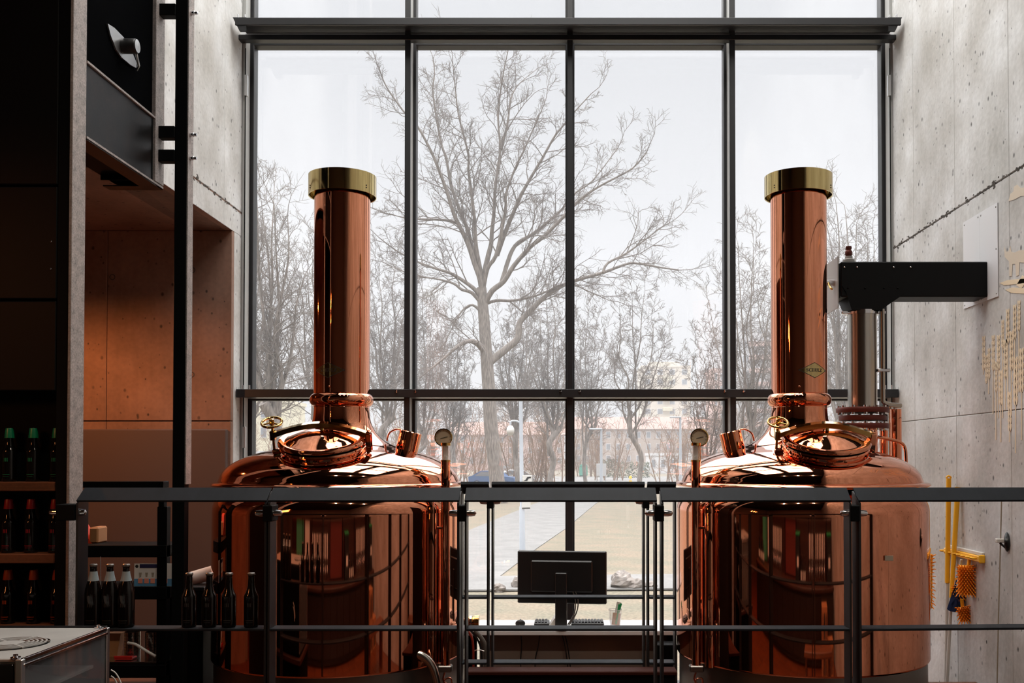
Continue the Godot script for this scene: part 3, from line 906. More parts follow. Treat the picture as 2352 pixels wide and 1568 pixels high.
	part("arched_pipe", sh().tube(smooth([at(2015, 1003, 5.9), at(2045, 1009, 5.9), at(2068, 1016, 5.9), at(2078, 1028, 5.9), at(2081, 1055, 5.9), at(2081, 1110, 5.9)], 6), 0.010, 12), M.copper, cp)


# ---------------------------------------------------------------- rails
func rail_panel(label: String, x0: float, x1: float, back := false, turn := 0.0, group := "front rail of framed steel panels") -> Node3D:
	# origin at the left foot; a frame of flat bars with a tilted handrail
	var w := x1 - x0
	var o := thing("rail_panel", label, "railing", Vector3(x0, 0, -5.15 if back else -4.2), turn, group)
	var dp := 0.09
	var fr := 1.645
	var bk := 1.698
	var side := PackedVector2Array([Vector2(0, 0), Vector2(dp, 0), Vector2(dp, bk - 0.012), Vector2(0, fr - 0.008)])
	if back:
		side = PackedVector2Array([Vector2(0, 0), Vector2(dp, 0), Vector2(dp, fr - 0.01), Vector2(0, bk - 0.022)])
	var turned := Basis(Vector3.UP, PI / 2)
	for x in [0.0, w - 0.009]:
		part("upright", sh().prism(side, 0.0, 0.009, Transform3D(turned, Vector3(x, 0, 0))), M.rail_steel, o)
	var up := Vector3(0, bk - fr, -0.075).normalized()
	var nm := Vector3(0, 0.075, bk - fr).normalized()
	var wide := Vector2(0.075, bk - fr).length()
	var b := Basis(Vector3.RIGHT, nm, up)
	var c := Vector3(w / 2, (fr + bk) / 2, -0.0375)
	if back:
		b = Basis(Vector3.RIGHT, Vector3(nm.x, nm.y, -nm.z), Vector3(up.x, -up.y, up.z))
	part("handrail", bx(Vector3.ZERO, Vector3(w, 0.020 if back else 0.010, wide), 0.002, Transform3D(b, c)), M.handrail, o)
	part("shelf_bar", bx(Vector3(w / 2, 1.105, -dp / 2), Vector3(w - 0.018, 0.010, dp), 0.002), M.handrail, o)
	part("low_bar", bx(Vector3(w / 2, 0.768, -dp / 2), Vector3(w - 0.018, 0.010, dp), 0.002), M.handrail, o)
	part("foot_bar", bx(Vector3(w / 2, 0.06, -dp / 2), Vector3(w - 0.018, 0.010, dp), 0.002), M.handrail, o)
	return o


func rail_clamp(o: Node3D, x: float, y: float, wide: float) -> void:
	var c := part("clamp", bx(Vector3(x, y, -0.045), Vector3(wide, 0.068, 0.096), 0.003), M.black_steel, o)
	for s in [-1, 1]:
		part("clamp_bolt", sh().lathe([Vector2(0.0, 0.0), Vector2(0.014, 0.0), Vector2(0.014, 0.018), Vector2(0.011, 0.034), Vector2(0.0, 0.040)], 14, Transform3D(Basis(Vector3.FORWARD, PI / 2 * s), Vector3(x + s * wide / 2, y, -0.02))), M.chrome, c)


func build_rails() -> void:
	var k := 4.2 / F
	var a := []
	for e in [[176, 613], [616.5, 1055], [1067, 1509], [1519, 1955], [1972, 2600]]:
		a.append([(e[0] - 1300) * k, (e[1] - 1300) * k])
	var names := ["steel rail panel carrying the dark bottles, leftmost of the front rail", "steel rail panel in front of the left copper kettle", "steel rail panel in front of the desk and monitor", "steel rail panel in front of the right copper kettle", "steel rail panel in front of the yellow brooms by the wall"]
	for j in 5:
		var x1: float = a[j][1] if j < 4 else WALL_R - 0.02
		var o := rail_panel(names[j], a[j][0], x1, false, deg_to_rad(0.0 if j < 4 else 2.6))
		var w: float = x1 - a[j][0]
		if j == 0:
			rail_clamp(o, -0.045, 1.598, 0.08)
		if j < 4:
			rail_clamp(o, w + (a[j + 1][0] - a[j][1]) / 2, 1.594, 0.040)
	var q := 5.15 / F
	var r := []
	for e in [[1058, 1122.5], [1129, 1481], [1487, 1553]]:
		r.append([(e[0] - 1300) * q, (e[1] - 1300) * q])
	var rn := ["short rail panel of the rear rail beside the left kettle", "wide rail panel of the rear rail before the desk", "short rail panel of the rear rail beside the right kettle"]
	for j in 3:
		var o := rail_panel(rn[j], r[j][0], r[j][1], true, 0.0, "rear rail between the kettles")
		if j < 2:
			rail_clamp(o, r[j][1] - r[j][0] + (r[j + 1][0] - r[j][1]) / 2, 1.600, 0.034)
	# the wooden counter that the rear rail stands over
	var c := thing("work_counter", "low dark counter with a worn brown wooden edge under the rear rail", "counter", Vector3(0, 0, -5.14))
	part("counter_top", span(Vector3(-0.50, 0.735, 0.0), Vector3(0.56, 0.755, 0.12), 0.004), M.counter_edge, c)
	part("counter_front", span(Vector3(-0.49, 0.0, 0.02), Vector3(0.55, 0.735, 0.11), 0.004), M.black_steel, c)


# ---------------------------------------------------------------- bottles
func bottle(called: String, label: String, group: String, tall: bool, foil: Material, cap: Material) -> Node3D:
	var o := thing(called, label, "bottle", Vector3.ZERO, 0.0, group)
	var pr := []
	if tall:
		pr = [Vector2(0.0, 0.0), Vector2(0.030, 0.0), Vector2(0.0345, 0.005), Vector2(0.035, 0.012)] + smooth([Vector2(0.035, 0.135), Vector2(0.0335, 0.155), Vector2(0.027, 0.182), Vector2(0.019, 0.208), Vector2(0.0145, 0.232), Vector2(0.0132, 0.252)], 4) + [Vector2(0.0145, 0.254), Vector2(0.0145, 0.260), Vector2(0.013, 0.262), Vector2(0.0, 0.262)]
	else:
		pr = [Vector2(0.0, 0.0), Vector2(0.026, 0.0), Vector2(0.0295, 0.004), Vector2(0.030, 0.010)] + smooth([Vector2(0.030, 0.125), Vector2(0.029, 0.135), Vector2(0.0215, 0.152), Vector2(0.0155, 0.172), Vector2(0.0135, 0.200), Vector2(0.0125, 0.216)], 4) + [Vector2(0.0138, 0.218), Vector2(0.0138, 0.223), Vector2(0.0125, 0.225), Vector2(0.0, 0.225)]
	var top := 0.262 if tall else 0.225
	part("glass_body", sh().lathe(pr, 28), M.bottle_glass, o)
	part("crown_cap", sh().lathe([Vector2(0.0, top - 0.004), Vector2(0.0162, top - 0.004), Vector2(0.0156, top + 0.003), Vector2(0.012, top + 0.006), Vector2(0, top + 0.006)], 21), cap, o)
	if foil:
		if tall:
			part("neck_foil", sh().lathe([Vector2(0.0232, 0.1965), Vector2(0.0205, 0.2065), Vector2(0.0170, 0.222), Vector2(0.0150, 0.236), Vector2(0.0140, 0.236)], 24), foil, o)
		else:
			part("neck_foil", sh().lathe([Vector2(0.0205, 0.192), Vector2(0.0195, 0.205), Vector2(0.0165, 0.231), Vector2(0.015, 0.235), Vector2(0.0, 0.235)], 24), foil, o)
	var ink: Material = foil if foil and not tall else M.steel_print
	var r := (0.0352 if tall else 0.0302)
	for j in 3:
		var a := PI / 2 + (j - 1) * 0.22
		part("printed_bar", sh().lathe([Vector2(r, 0.088), Vector2(r, 0.104)], 3, Transform3D.IDENTITY, a - 0.06, a + 0.06), ink, o)
	part("printed_line", sh().lathe([Vector2(r, 0.030), Vector2(r, 0.033)], 10, Transform3D.IDENTITY, PI / 2 - 0.55, PI / 2 + 0.55), ink, o)
	part("printed_line", sh().lathe([Vector2(r, 0.022), Vector2(r, 0.0235)], 10, Transform3D.IDENTITY, PI / 2 - 0.45, PI / 2 + 0.45), ink, o)
	return o


func build_left_side() -> void:
	# bottles on the leftmost rail panel
	var yb := 1.11
	var spots := [215, 253, 290]
	var where := ["next to the steel post", "in the middle of its three", "nearest the bare bit of rail shelf"]
	var b: Node3D
	for j in 3:
		var p := at(spots[j], 1440, 4.25)
		var q := Vector3(p.x, yb, -4.245)
		var lb: String = "tall silver-foiled bottle on the rail shelf, " + where[j]
		if j == 0:
			b = bottle("tall_bottle", lb, "tall bottles on the rail shelf", true, M.foil_silver, M.cap_steel)
			b.position = q
		else:
			copy(b, "tall_bottle", q, lb)
	spots = [435, 481.5, 526.5, 577.5]
	where = ["first from the black post", "second from the black post", "third from the black post", "against the rail clamp"]
	for j in 4:
		var p := at(spots[j], 1440, 4.25)
		var q := Vector3(p.x, yb, -4.245)
		var lb: String = "small plain dark beer bottle on the rail shelf, " + where[j]
		if j == 0:
			b = bottle("small_bottle", lb, "small bottles on the rail shelf", false, null, M.cap_steel)
			b.position = q
		else:
			copy(b, "small_bottle", q, lb)

	# tall black cabinet at the picture's edge
	var c := thing("bottle_cabinet", "tall black bottle cabinet with wooden shelves at the far left", "cabinet", Vector3(-2.163, 0, -4.32))
	part("back_panel", span(Vector3(-1.5, 0, -0.135), Vector3(0.0, 5.6, -0.125)), M.black_steel, c)
	part("side_panel", span(Vector3(-0.05, 0, -0.125), Vector3(-0.002, 5.6, 0.0)), M.black_steel, c)
	part("upper_door", span(Vector3(-1.5, 3.02, -0.02), Vector3(-0.055, 5.6, 0.0), 0.004), M.black_paint, c)
	part("upper_door", span(Vector3(-1.5, 2.52, -0.02), Vector3(-0.055, 3.01, 0.0), 0.004), M.black_paint, c)
	part("upper_door", span(Vector3(-1.5, 2.12, -0.02), Vector3(-0.055, 2.51, 0.0), 0.004), M.black_paint, c)
	for y in [1.724, 1.411, 1.10]:
		part("shelf", span(Vector3(-1.5, y - 0.040, -0.123), Vector3(-0.055, y, -0.005), 0.003), M.wood, c)
	for y in [2.85, 2.97]:
		part("screw", sh().ball(Vector3(-0.08, y - 0.2, 0.0), Vector3.ONE * 0.005, 8, 5), M.chrome, c)
	var foils := [M.foil_green, M.foil_red, M.foil_amber]
	var cols := ["green", "red", "amber"]
	var shelf := [1.724, 1.411, 1.10]
	var rows := ["top shelf", "middle shelf", "bottom shelf"]
	var px := [[20, 75, 129], [20, 72, 127], [20, 79, 133]]
	var side := ["leftmost of the visible three", "middle of the visible three", "beside the grey steel column"]
	for j in 3:
		for q in 3:
			var p := at(px[j][q], 1200, 4.40)
			var w := Vector3(p.x, shelf[j], -4.40)
			var lb: String = "%s-foiled bottle on the cabinet's %s, %s" % [cols[j], rows[j], side[q]]
			if q == 0:
				b = bottle("foil_bottle", lb, "bottles with %s foil in the black cabinet" % cols[j], false, foils[j], foils[j])
				b.position = w
			else:
				copy(b, "foil_bottle", w, lb)

	# raw steel frame with the hanging box, seen along its side
	var f := thing("steel_gantry", "raw steel gantry with a hanging steel box beside the black cabinet", "gantry", Vector3(-2.145, 0, 0))
	part("near_column", span(Vector3(-0.014, 0, -4.425), Vector3(0.0, 6.9, -4.305), 0.002), M.steel_edge, f)
	part("far_column", span(Vector3(-0.06, 3.27, -5.27), Vector3(0.006, 6.9, -5.16), 0.002), M.steel_edge, f)
	part("upper_panel", span(Vector3(-0.05, 3.605, -5.155), Vector3(-0.012, 6.9, -4.43)), M.black_felt, f)
	var bxs := part("steel_box", span(Vector3(-0.27, 3.27, -5.15), Vector3(-0.004, 3.59, -5.14)), M.black_steel, f)
	part("side_sheet", span(Vector3(-0.012, 3.265, -5.15), Vector3(-0.006, 3.60, -4.43)), M.raw_steel, bxs)
	part("edge_bar", span(Vector3(-0.016, 3.596, -5.16), Vector3(0.004, 3.606, -4.425)), M.steel_edge, bxs)
	part("edge_bar", span(Vector3(-0.016, 3.256, -5.27), Vector3(0.004, 3.266, -4.425)), M.steel_edge, bxs)
	part("bottom_flange", span(Vector3(-0.09, 3.250, -5.27), Vector3(0.0, 3.256, -4.43)), M.raw_steel, bxs)
	part("bottom_flange", span(Vector3(-0.28, 3.250, -5.27), Vector3(0.0, 3.256, -5.19)), M.raw_steel, bxs)
	part("bottom_recess", span(Vector3(-0.28, 3.30, -5.18), Vector3(-0.09, 3.31, -4.43)), M.black_steel, bxs)
	# latch plate with its round knob
	var lt := thing("latch", "bright metal latch plate with a round knob on the black panel", "latch", Vector3(-2.157, 0, 0))
	var pl := PackedVector2Array([Vector2(-4.63, 3.862), Vector2(-4.70, 3.872), Vector2(-4.80, 3.868), Vector2(-4.87, 3.850), Vector2(-4.945, 3.80), Vector2(-4.94, 3.775), Vector2(-4.88, 3.765), Vector2(-4.78, 3.762), Vector2(-4.72, 3.775), Vector2(-4.66, 3.82)])
	part("plate", sh().prism(pl, 0.002, 0.010, Transform3D(Basis(Vector3(0, 0, 1), Vector3.UP, Vector3(1, 0, 0)), Vector3.ZERO)), M.aluminium, lt)
	part("knob", sh().lathe([Vector2(0.0, 0.0), Vector2(0.034, 0.0), Vector2(0.036, 0.006), Vector2(0.036, 0.07), Vector2(0.032, 0.076), Vector2(0.0, 0.078)], 32, Transform3D(Basis(Vector3.FORWARD, PI / 2), Vector3(0.002, 3.822, -4.79))), M.black_plastic, lt)
	part("knob_face", sh().lathe([Vector2(0.031, 0.079), Vector2(0.0, 0.081)], 28, Transform3D(Basis(Vector3.FORWARD, PI / 2), Vector3(0.002, 3.822, -4.79))), M.aluminium, lt)
	part("latch_arm", sh().tube([Vector3(0.07, 3.79, -4.80), Vector3(0.04, 3.77, -4.90), Vector3(0.012, 3.765, -4.94)], 0.006, 8), M.aluminium, lt)

	# black square post with bolted brackets
	var p := thing("steel_post", "black square steel post with window-lit side painted pale and bolted brackets", "post", Vector3(0, 0, -5.23))
	var x0 := -2.055
	part("post", span(Vector3(x0, 0, -0.03), Vector3(x0 + 0.064, 6.9, 0.03), 0.002), M.black_steel, p)
	part("painted_lit_side", span(Vector3(x0 + 0.064, 1.69, -0.045), Vector3(x0 + 0.070, 6.9, 0.028)), M.steel_edge, p)  # pale strip: window light on this side put into the colour
	for py in [22, 303, 357]:
		var y := at(370, py, 5.2).y
		var br := part("bracket", span(Vector3(x0 - 0.12, y - 0.031, -0.02), Vector3(x0, y + 0.031, 0.035), 0.002), M.black_steel, p)
		part("bolt", sh().lathe([Vector2(0, 0), Vector2(0.012, 0), Vector2(0.012, 0.018), Vector2(0.008, 0.02), Vector2(0.008, 0.034), Vector2(0, 0.036)], 12, Transform3D(Basis(Vector3.FORWARD, PI / 2), Vector3(x0 + 0.07, y - 0.005, 0.0))), M.chrome, br)

	# grey glazed machine on the near counter
	var m := thing("cooler", "grey metal cooler with round fan grille on top and glass side", "cooler", Vector3(-1.79, 0, 0))
	var ty := 1.165
	part("top_panel", span(Vector3(-1.0, ty - 0.012, -3.90), Vector3(-0.012, ty, -3.30), 0.003), M.grey_enamel, m)
	part("back_panel", span(Vector3(-1.0, 0.62, -3.93), Vector3(-0.012, ty + 0.004, -3.91), 0.002), M.black_paint, m)
	part("front_panel", span(Vector3(-1.0, 0.62, -3.30), Vector3(-0.03, ty - 0.016, -3.288), 0.002), M.black_gloss, m)
	part("bottom_panel", span(Vector3(-1.0, 0.60, -3.91), Vector3(-0.0, 0.62, -3.29)), M.black_paint, m)
	part("side_glass", span(Vector3(-0.008, 0.62, -3.89), Vector3(-0.004, ty - 0.012, -3.31)), M.smoke_glass, m)
	part("inner_board", span(Vector3(-0.30, 0.62, -3.80), Vector3(-0.29, 1.12, -3.42)), M.beige_panel, m)
	part("inner_shelf", span(Vector3(-0.28, 1.02, -3.85), Vector3(-0.03, 1.03, -3.34)), M.zinc, m)
	for e in [[-3.91, "z"], [-3.30, "z"]]:
		part("corner_profile", span(Vector3(-0.024, 0.62, e[0] - 0.012), Vector3(0.0, ty, e[0] + 0.012), 0.003), M.aluminium, m)
	part("edge_profile", span(Vector3(-0.012, ty - 0.012, -3.90), Vector3(-0.001, ty + 0.002, -3.30), 0.002), M.chrome, m)
	part("edge_profile", span(Vector3(-0.003, ty - 0.026, -3.90), Vector3(0.003, ty - 0.016, -3.30), 0.002), M.chrome, m)
	for z in [-3.90, -3.315]:
		part("corner_screw", sh().lathe([Vector2(0.016, 0), Vector2(0.016, 0.006), Vector2(0.008, 0.008), Vector2(0.008, 0.014), Vector2(0, 0.015)], 14, Transform3D(Basis.IDENTITY, Vector3(-0.03, ty, z + 0.01))), M.chrome, m)
	var gx := Vector3(-0.19, ty, -3.56)
	var gd := part("fan_well", sh().lathe([Vector2(0.0, 0.001), Vector2(0.125, 0.001), Vector2(0.128, 0.003)], 48, Transform3D(Basis.IDENTITY, gx)), M.black_gloss, m)
	part("grille_hub", sh().lathe([Vector2(0.046, 0.002), Vector2(0.046, 0.006), Vector2(0, 0.006)], 32, Transform3D(Basis.IDENTITY, gx)), M.grey_enamel, gd)
	for r in [0.060, 0.074, 0.088, 0.102, 0.116]:
		part("grille_ring", sh().lathe([Vector2(r - 0.003, 0.002), Vector2(r - 0.003, 0.006), Vector2(r + 0.003, 0.006), Vector2(r + 0.003, 0.002)], 48, Transform3D(Basis.IDENTITY, gx)), M.grey_enamel, gd)
	for j in 6:
		var an := TAU * j / 6 + 0.3
		part("grille_spoke", bx(Vector3(0.086, 0.004, 0), Vector3(0.085, 0.005, 0.007), 0.0, Transform3D(Basis(Vector3.UP, an), gx)), M.grey_enamel, gd)
	var sc := thing("side_counter", "dark side counter under the grey cooler", "counter", Vector3(-3.0, 0, -3.6))
	part("counter_top", span(Vector3(-0.6, 0.56, -0.38), Vector3(1.25, 0.598, 0.38), 0.006), M.wood_dark, sc)
	part("counter_body", span(Vector3(-0.58, 0.0, -0.34), Vector3(1.22, 0.56, 0.34), 0.004), M.black_steel, sc)


func build_alcove() -> void:
	# storage rack of black square tube, its shelves seen edge-on
	var z := -5.45
	var r := thing("storage_rack", "black steel storage rack with open shelves behind the rail bottles", "rack", Vector3(-2.755, 0, z))
	for x in [0.0, 0.52]:
		part("upright", span(Vector3(x, 0, -0.05), Vector3(x + 0.054, 1.56, 0.0), 0.002), M.black_steel, r)
	for e in [[1.285, 1.350], [1.055, 1.125], [0.63, 0.70]]:
		part("shelf", span(Vector3(0.0, e[0], -0.25), Vector3(0.574, e[1], 0.004), 0.002), M.black_steel, r)
	part("top_bar", span(Vector3(-0.03, 1.665, -0.06), Vector3(0.56, 1.700, 0.02), 0.002), M.black_steel, r)
	for x in [0.527, 0.0]:
		part("upright_tip", span(Vector3(x, 1.56, -0.04), Vector3(x + 0.03, 1.665, 0.0)), M.black_steel, r)
	part("steel_worktop", span(Vector3(0.0, 0.70, -0.35), Vector3(0.574, 0.716, 0.0), 0.002), M.steel, r)
	part("wood_shelf", span(Vector3(0.0, 0.49, -0.45), Vector3(0.52, 0.535, -0.02), 0.003), M.wood, r)

	var sh1 := 1.350
	var lamp := at(212, 1235, 5.62)
	var os := thing("orange_lampshade", "orange lampshade lying on the rack, half hidden by the rail post", "lampshade", Vector3(lamp.x, sh1, -5.62))  # an orange cone-shaped lampshade, unlit
	part("cone", sh().prism(PackedVector2Array([Vector2(-0.16, 0), Vector2(0.02, 0), Vector2(-0.06, 0.12), Vector2(-0.14, 0.20)]), -0.05, 0.05), M.orange_shade, os)
	part("block", bx(Vector3(0.03, 0.045, -0.01), Vector3(0.05, 0.09, 0.12), 0.008), M.cardboard, os)

	var cs := thing("info_card", "printed card with drink pictures standing on the rack", "card", Vector3(0, 1.125, -5.455))
	var c0 := at(308, 1350, 5.455)
	var c1 := at(402, 1350, 5.455)
	part("sheet", span(Vector3(c0.x, 0, -0.004), Vector3(c1.x, 0.125, 0)), M.paper, cs)
	part("blue_band", span(Vector3(c0.x, 0.002, 0), Vector3(c1.x, 0.042, 0.001)), mat("card_blue", Color(0.33, 0.55, 0.70), 0.7), cs)
	part("title_bar", span(Vector3(c0.x + 0.03, 0.102, 0), Vector3(c1.x - 0.08, 0.122, 0.001)), mat("card_navy", Color(0.13, 0.13, 0.30), 0.7), cs)
	part("round_mark", sh().lathe([Vector2(0.009, 0), Vector2(0, 0.0012)], 14, Transform3D(Basis(Vector3.RIGHT, PI / 2), Vector3(c0.x + 0.014, 0.110, 0))), M.ink, cs)
	for j in 5:
		var x := c0.x + 0.022 + j * 0.034
		part("picture", span(Vector3(x, 0.018, 0.001), Vector3(x + 0.024, 0.044, 0.0018)), mat("card_peach", Color(0.88, 0.56, 0.47), 0.7), cs)
		part("drawn_glass", sh().prism(PackedVector2Array([Vector2(0.004, 0), Vector2(0.012, 0), Vector2(0.016, 0.024), Vector2(0, 0.024)]), 0, 0.001, Transform3D(Basis.IDENTITY, Vector3(x + 0.004, 0.052, 0))), M.dial, cs)

	var bc := thing("black_chest", "black metal chest beside the rack, under the paper roll", "chest", Vector3(-2.235, 0, -5.60))
	part("chest_body", span(Vector3(-0.035, 0, -0.45), Vector3(0.20, 1.08, 0.0), 0.004), M.black_steel, bc)
	part("chest_top", span(Vector3(-0.038, 1.082, -0.46), Vector3(0.205, 1.103, 0.005), 0.003), M.rail_steel, bc)
	var pr := at(459, 1338, 5.75)
	var ro := thing("paper_roll", "white paper roll lying on the black chest", "roll", Vector3(pr.x, 1.146, -5.75))
	ro.rotation = Vector3(0, 0.5, 0.25)
	part("paper", sh().lathe([Vector2(0.012, -0.09), Vector2(0.040, -0.09), Vector2(0.040, 0.09), Vector2(0.012, 0.09)], 28, Transform3D(Basis(Vector3.FORWARD, PI / 2), Vector3.ZERO)), M.paper, ro)
	part("core", sh().lathe([Vector2(0.010, -0.091), Vector2(0.012, -0.091), Vector2(0.012, 0.091), Vector2(0.010, 0.091)], 18, Transform3D(Basis(Vector3.FORWARD, PI / 2), Vector3.ZERO)), M.cardboard, ro)

	# cutlery pots on the steel worktop
	var first: Node3D
	var wy := 0.716
	for j in 2:
		var q := at([304, 351][j], 1490, 5.62)
		var lb: String = ["perforated steel cutlery pot on the rack worktop, behind the white hose", "perforated steel cutlery pot on the rack worktop, next to the black upright"][j]
		if j == 0:
			first = thing("cutlery_pot", lb, "pot", Vector3(q.x, wy, -5.62), 0.0, "perforated steel pots")
			part("pot_wall", sh().lathe([Vector2(0, 0), Vector2(0.042, 0), Vector2(0.042, 0.135), Vector2(0.040, 0.135), Vector2(0.040, 0.01)], 32), M.steel, first)
			for yy in 7:
				for a in 9:
					var an := 0.25 + a * 0.33
					var nn := Vector3(cos(an), 0, sin(an))
					part("pot_hole", sh().lathe([Vector2(0.0032, 0), Vector2(0, 0.0006)], 7, Transform3D(Basis(Quaternion(Vector3.UP, nn)), nn * 0.042 + Vector3(0, 0.02 + yy * 0.016, 0))), M.ink, first)
		else:
			copy(first, "cutlery_pot", Vector3(q.x, wy, -5.62), lb)
	var h0 := at(294, 1476, 5.50)
	single("white_hose", sh().tube(smooth([h0, at(312, 1480, 5.48), at(335, 1494, 5.47), at(358, 1507, 5.465)], 6), 0.008, 12), M.white_plastic, "bent white plastic tube leaning on the rack worktop", "tube")
	var rc := at(285, 1500, 5.50)
	var red := thing("red_cloth", "small bright red plastic tray on the rack worktop", "tray", Vector3(rc.x, wy, -5.52))
	part("tray_base", bx(Vector3(0, 0.008, 0), Vector3(0.10, 0.012, 0.07), 0.004), M.red_plastic, red)
	part("tray_lip", bx(Vector3(0, 0.019, 0.033), Vector3(0.10, 0.012, 0.006), 0.002), M.red_plastic, red)
	var sk := at(262, 1475, 5.62)
	single("paper_bag", sh().prism(PackedVector2Array([Vector2(-0.05, 0), Vector2(0.03, 0), Vector2(0.05, 0.13), Vector2(-0.06, 0.13)]), -0.03, 0.03), M.cardboard, "brown paper bag standing on the rack worktop behind the grey cooler", "bag", Vector3(sk.x, wy, -5.62))
	# bead chain behind the bottles
	var ch := thing("bead_chain", "pale bead chain hanging between the tall bottles", "chain", Vector3.ZERO)
	for j in 15:
		part("bead", sh().ball(at(232, 1376 + j * 3.8, 5.42), Vector3(0.0068, 0.0044, 0.0068), 10, 6), M.zinc, ch)
	part("chain_cord", sh().tube([at(231, 1278, 5.42), at(232, 1432, 5.42)], 0.0018, 5), M.zinc, ch)
	var cw := thing("white_cable", "two thin white cables curving down beside the grey cooler", "cables", Vector3.ZERO)
	part("cable", sh().tube(smooth([at(255, 1538, 4.1), at(266, 1546, 4.1), at(277, 1566, 4.1), at(281, 1590, 4.1)], 5), 0.003, 8), M.white_plastic, cw)
	part("cable", sh().tube(smooth([at(255, 1552, 4.1), at(264, 1560, 4.1), at(272, 1580, 4.1), at(275, 1600, 4.1)], 5), 0.003, 8), M.white_plastic, cw)


# ---------------------------------------------------------------- desk between the kettles
func build_desk() -> void:
	var ty := 0.78
	var d := thing("desk", "white desk with a dark apron standing at the window between the kettles", "desk", Vector3(0, 0, -6.46))
	part("desk_top", span(Vector3(-0.66, ty - 0.03, 0.0), Vector3(0.69, ty, 0.40), 0.004), M.white_sheet, d)
	part("apron", span(Vector3(-0.53, 0.50, 0.30), Vector3(0.67, ty - 0.03, 0.33), 0.003), M.desk_apron, d)
	for x in [-0.62, 0.62]:
		part("leg", span(Vector3(x, 0, 0.04), Vector3(x + 0.05, ty - 0.03, 0.09), 0.003), M.black_steel, d)
		part("leg", span(Vector3(x, 0, 0.33), Vector3(x + 0.05, ty - 0.03, 0.38), 0.003), M.black_steel, d)
	var dz := 6.20
	var m := thing("monitor", "black computer monitor seen from behind on the white desk", "monitor", Vector3(at(1291, 1325, dz).x, 0, -dz), deg_to_rad(-6))
	var tilt := Transform3D(Basis(Vector3.FORWARD, deg_to_rad(0.0)), Vector3(0, at(1290, 1325, dz).y, 0))
	part("shell", bx(Vector3.ZERO, Vector3(0.555, 0.325, 0.030), 0.006, tilt), M.black_plastic, m)
	part("rear_bulge", bx(Vector3(0, 0.008, 0.024), Vector3(0.385, 0.195, 0.022), 0.008, tilt), M.black_plastic, m)
	part("screen", bx(Vector3(0, 0.005, -0.016), Vector3(0.53, 0.295, 0.002), 0.0, tilt), M.black_gloss, m)
	var st := part("stand", bx(Vector3(0.0, 0.965 - 0.02, 0.055), Vector3(0.072, 0.35, 0.022), 0.004), M.black_plastic, m)
	part("foot", sh().lathe([Vector2(0.0, ty), Vector2(0.115, ty), Vector2(0.115, ty + 0.008), Vector2(0.0, ty + 0.012)], 40, Transform3D(Basis.IDENTITY, Vector3(0, 0, 0.03))), M.white_plastic, st)
	part("cable", sh().tube(smooth([Vector3(0.05, 1.06, 0.03), Vector3(0.085, 0.95, 0.03), Vector3(0.08, 0.87, 0.04), Vector3(0.04, 0.80, 0.04)], 6), 0.004, 8), M.hose_dark, m)
	part("cable", sh().tube(smooth([Vector3(0.06, 1.06, 0.03), Vector3(0.10, 0.96, 0.03), Vector3(0.095, 0.88, 0.04), Vector3(0.05, 0.80, 0.04)], 6), 0.004, 8), M.hose_dark, m)
	# power leads over the apron
	var ld := thing("power_leads", "thin black power leads hanging down the dark front of the desk", "cables", Vector3.ZERO)
	for e in [[1196, 1198, 1196], [1240, 1237, 1229], [1290, 1297, 1303], [1296, 1303, 1309]]:
		part("lead", sh().tube(smooth([at(e[0], 1452, 6.11), at(e[1], 1480, 6.10), at(e[2], 1520, 6.10), at(e[2] + 3, 1560, 6.10)], 5), 0.004, 7), M.black_plastic, ld)
	# mouse, keyboards, tray
	var mo := thing("mouse", "black computer mouse on a white sheet", "mouse", Vector3(at(1195, 1432, 6.24).x, ty + 0.002, -6.24))
	part("mouse_body", sh().ball(Vector3(0, 0.012, 0), Vector3(0.031, 0.022, 0.05), 20, 10), M.black_plastic, mo)
	part("wheel", sh().lathe([Vector2(0.009, -0.004), Vector2(0.009, 0.004)], 14, Transform3D(Basis(Vector3.FORWARD, PI / 2), Vector3(0, 0.030, -0.02))), M.zinc, mo)
	part("mouse_cord", sh().tube([Vector3(0, 0.012, 0.04), Vector3(0.0, 0.006, 0.10), Vector3(0, 0.004, 0.14)], 0.002, 6), M.black_plastic, mo)
	single("mouse_sheet", span(Vector3(-0.37, ty, -6.30), Vector3(-0.22, ty + 0.002, -6.08)), M.paper, "white sheet of paper under the computer mouse", "sheet")
	for e in [[1228, 1262, "short black keypad left of the monitor stand"], [1312, 1386, "black keyboard right of the monitor stand"]]:
		var a := at(e[0], 1430, 6.27)
		var b := at(e[1], 1430, 6.27)
		var kb := thing("keyboard", e[2], "keyboard", Vector3(a.x, ty, -6.27))
		var w := b.x - a.x
		part("case", bx(Vector3(w / 2, 0.014, 0.03), Vector3(w, 0.024, 0.14), 0.005), M.black_plastic, kb)
		for q in int(w / 0.02):
			for row in 3:
				part("key", bx(Vector3(0.012 + q * 0.02, 0.029, -0.02 + row * 0.04), Vector3(0.015, 0.008, 0.03), 0.002), M.black_gloss, kb)
	var tr := at(1272, 1430, 6.25)
	single("letter_tray", sh().prism(PackedVector2Array([Vector2(-0.03, 0), Vector2(0.035, 0), Vector2(0.035, 0.056), Vector2(0.005, 0.056)]), -0.08, 0.08), M.white_plastic, "small white wedge stand between keypad and monitor stand", "stand", Vector3(tr.x, ty, -6.25))
	# pens in a glass
	var gp := at(1413, 1432, 6.22)
	var gl := thing("drinking_glass", "clear drinking glass holding green pens on the desk", "glass", Vector3(gp.x, ty, -6.22))
	part("glass_wall", sh().lathe([Vector2(0, 0), Vector2(0.032, 0), Vector2(0.042, 0.105), Vector2(0.0405, 0.105), Vector2(0.031, 0.006), Vector2(0, 0.006)], 32), M.clear_glass, gl)
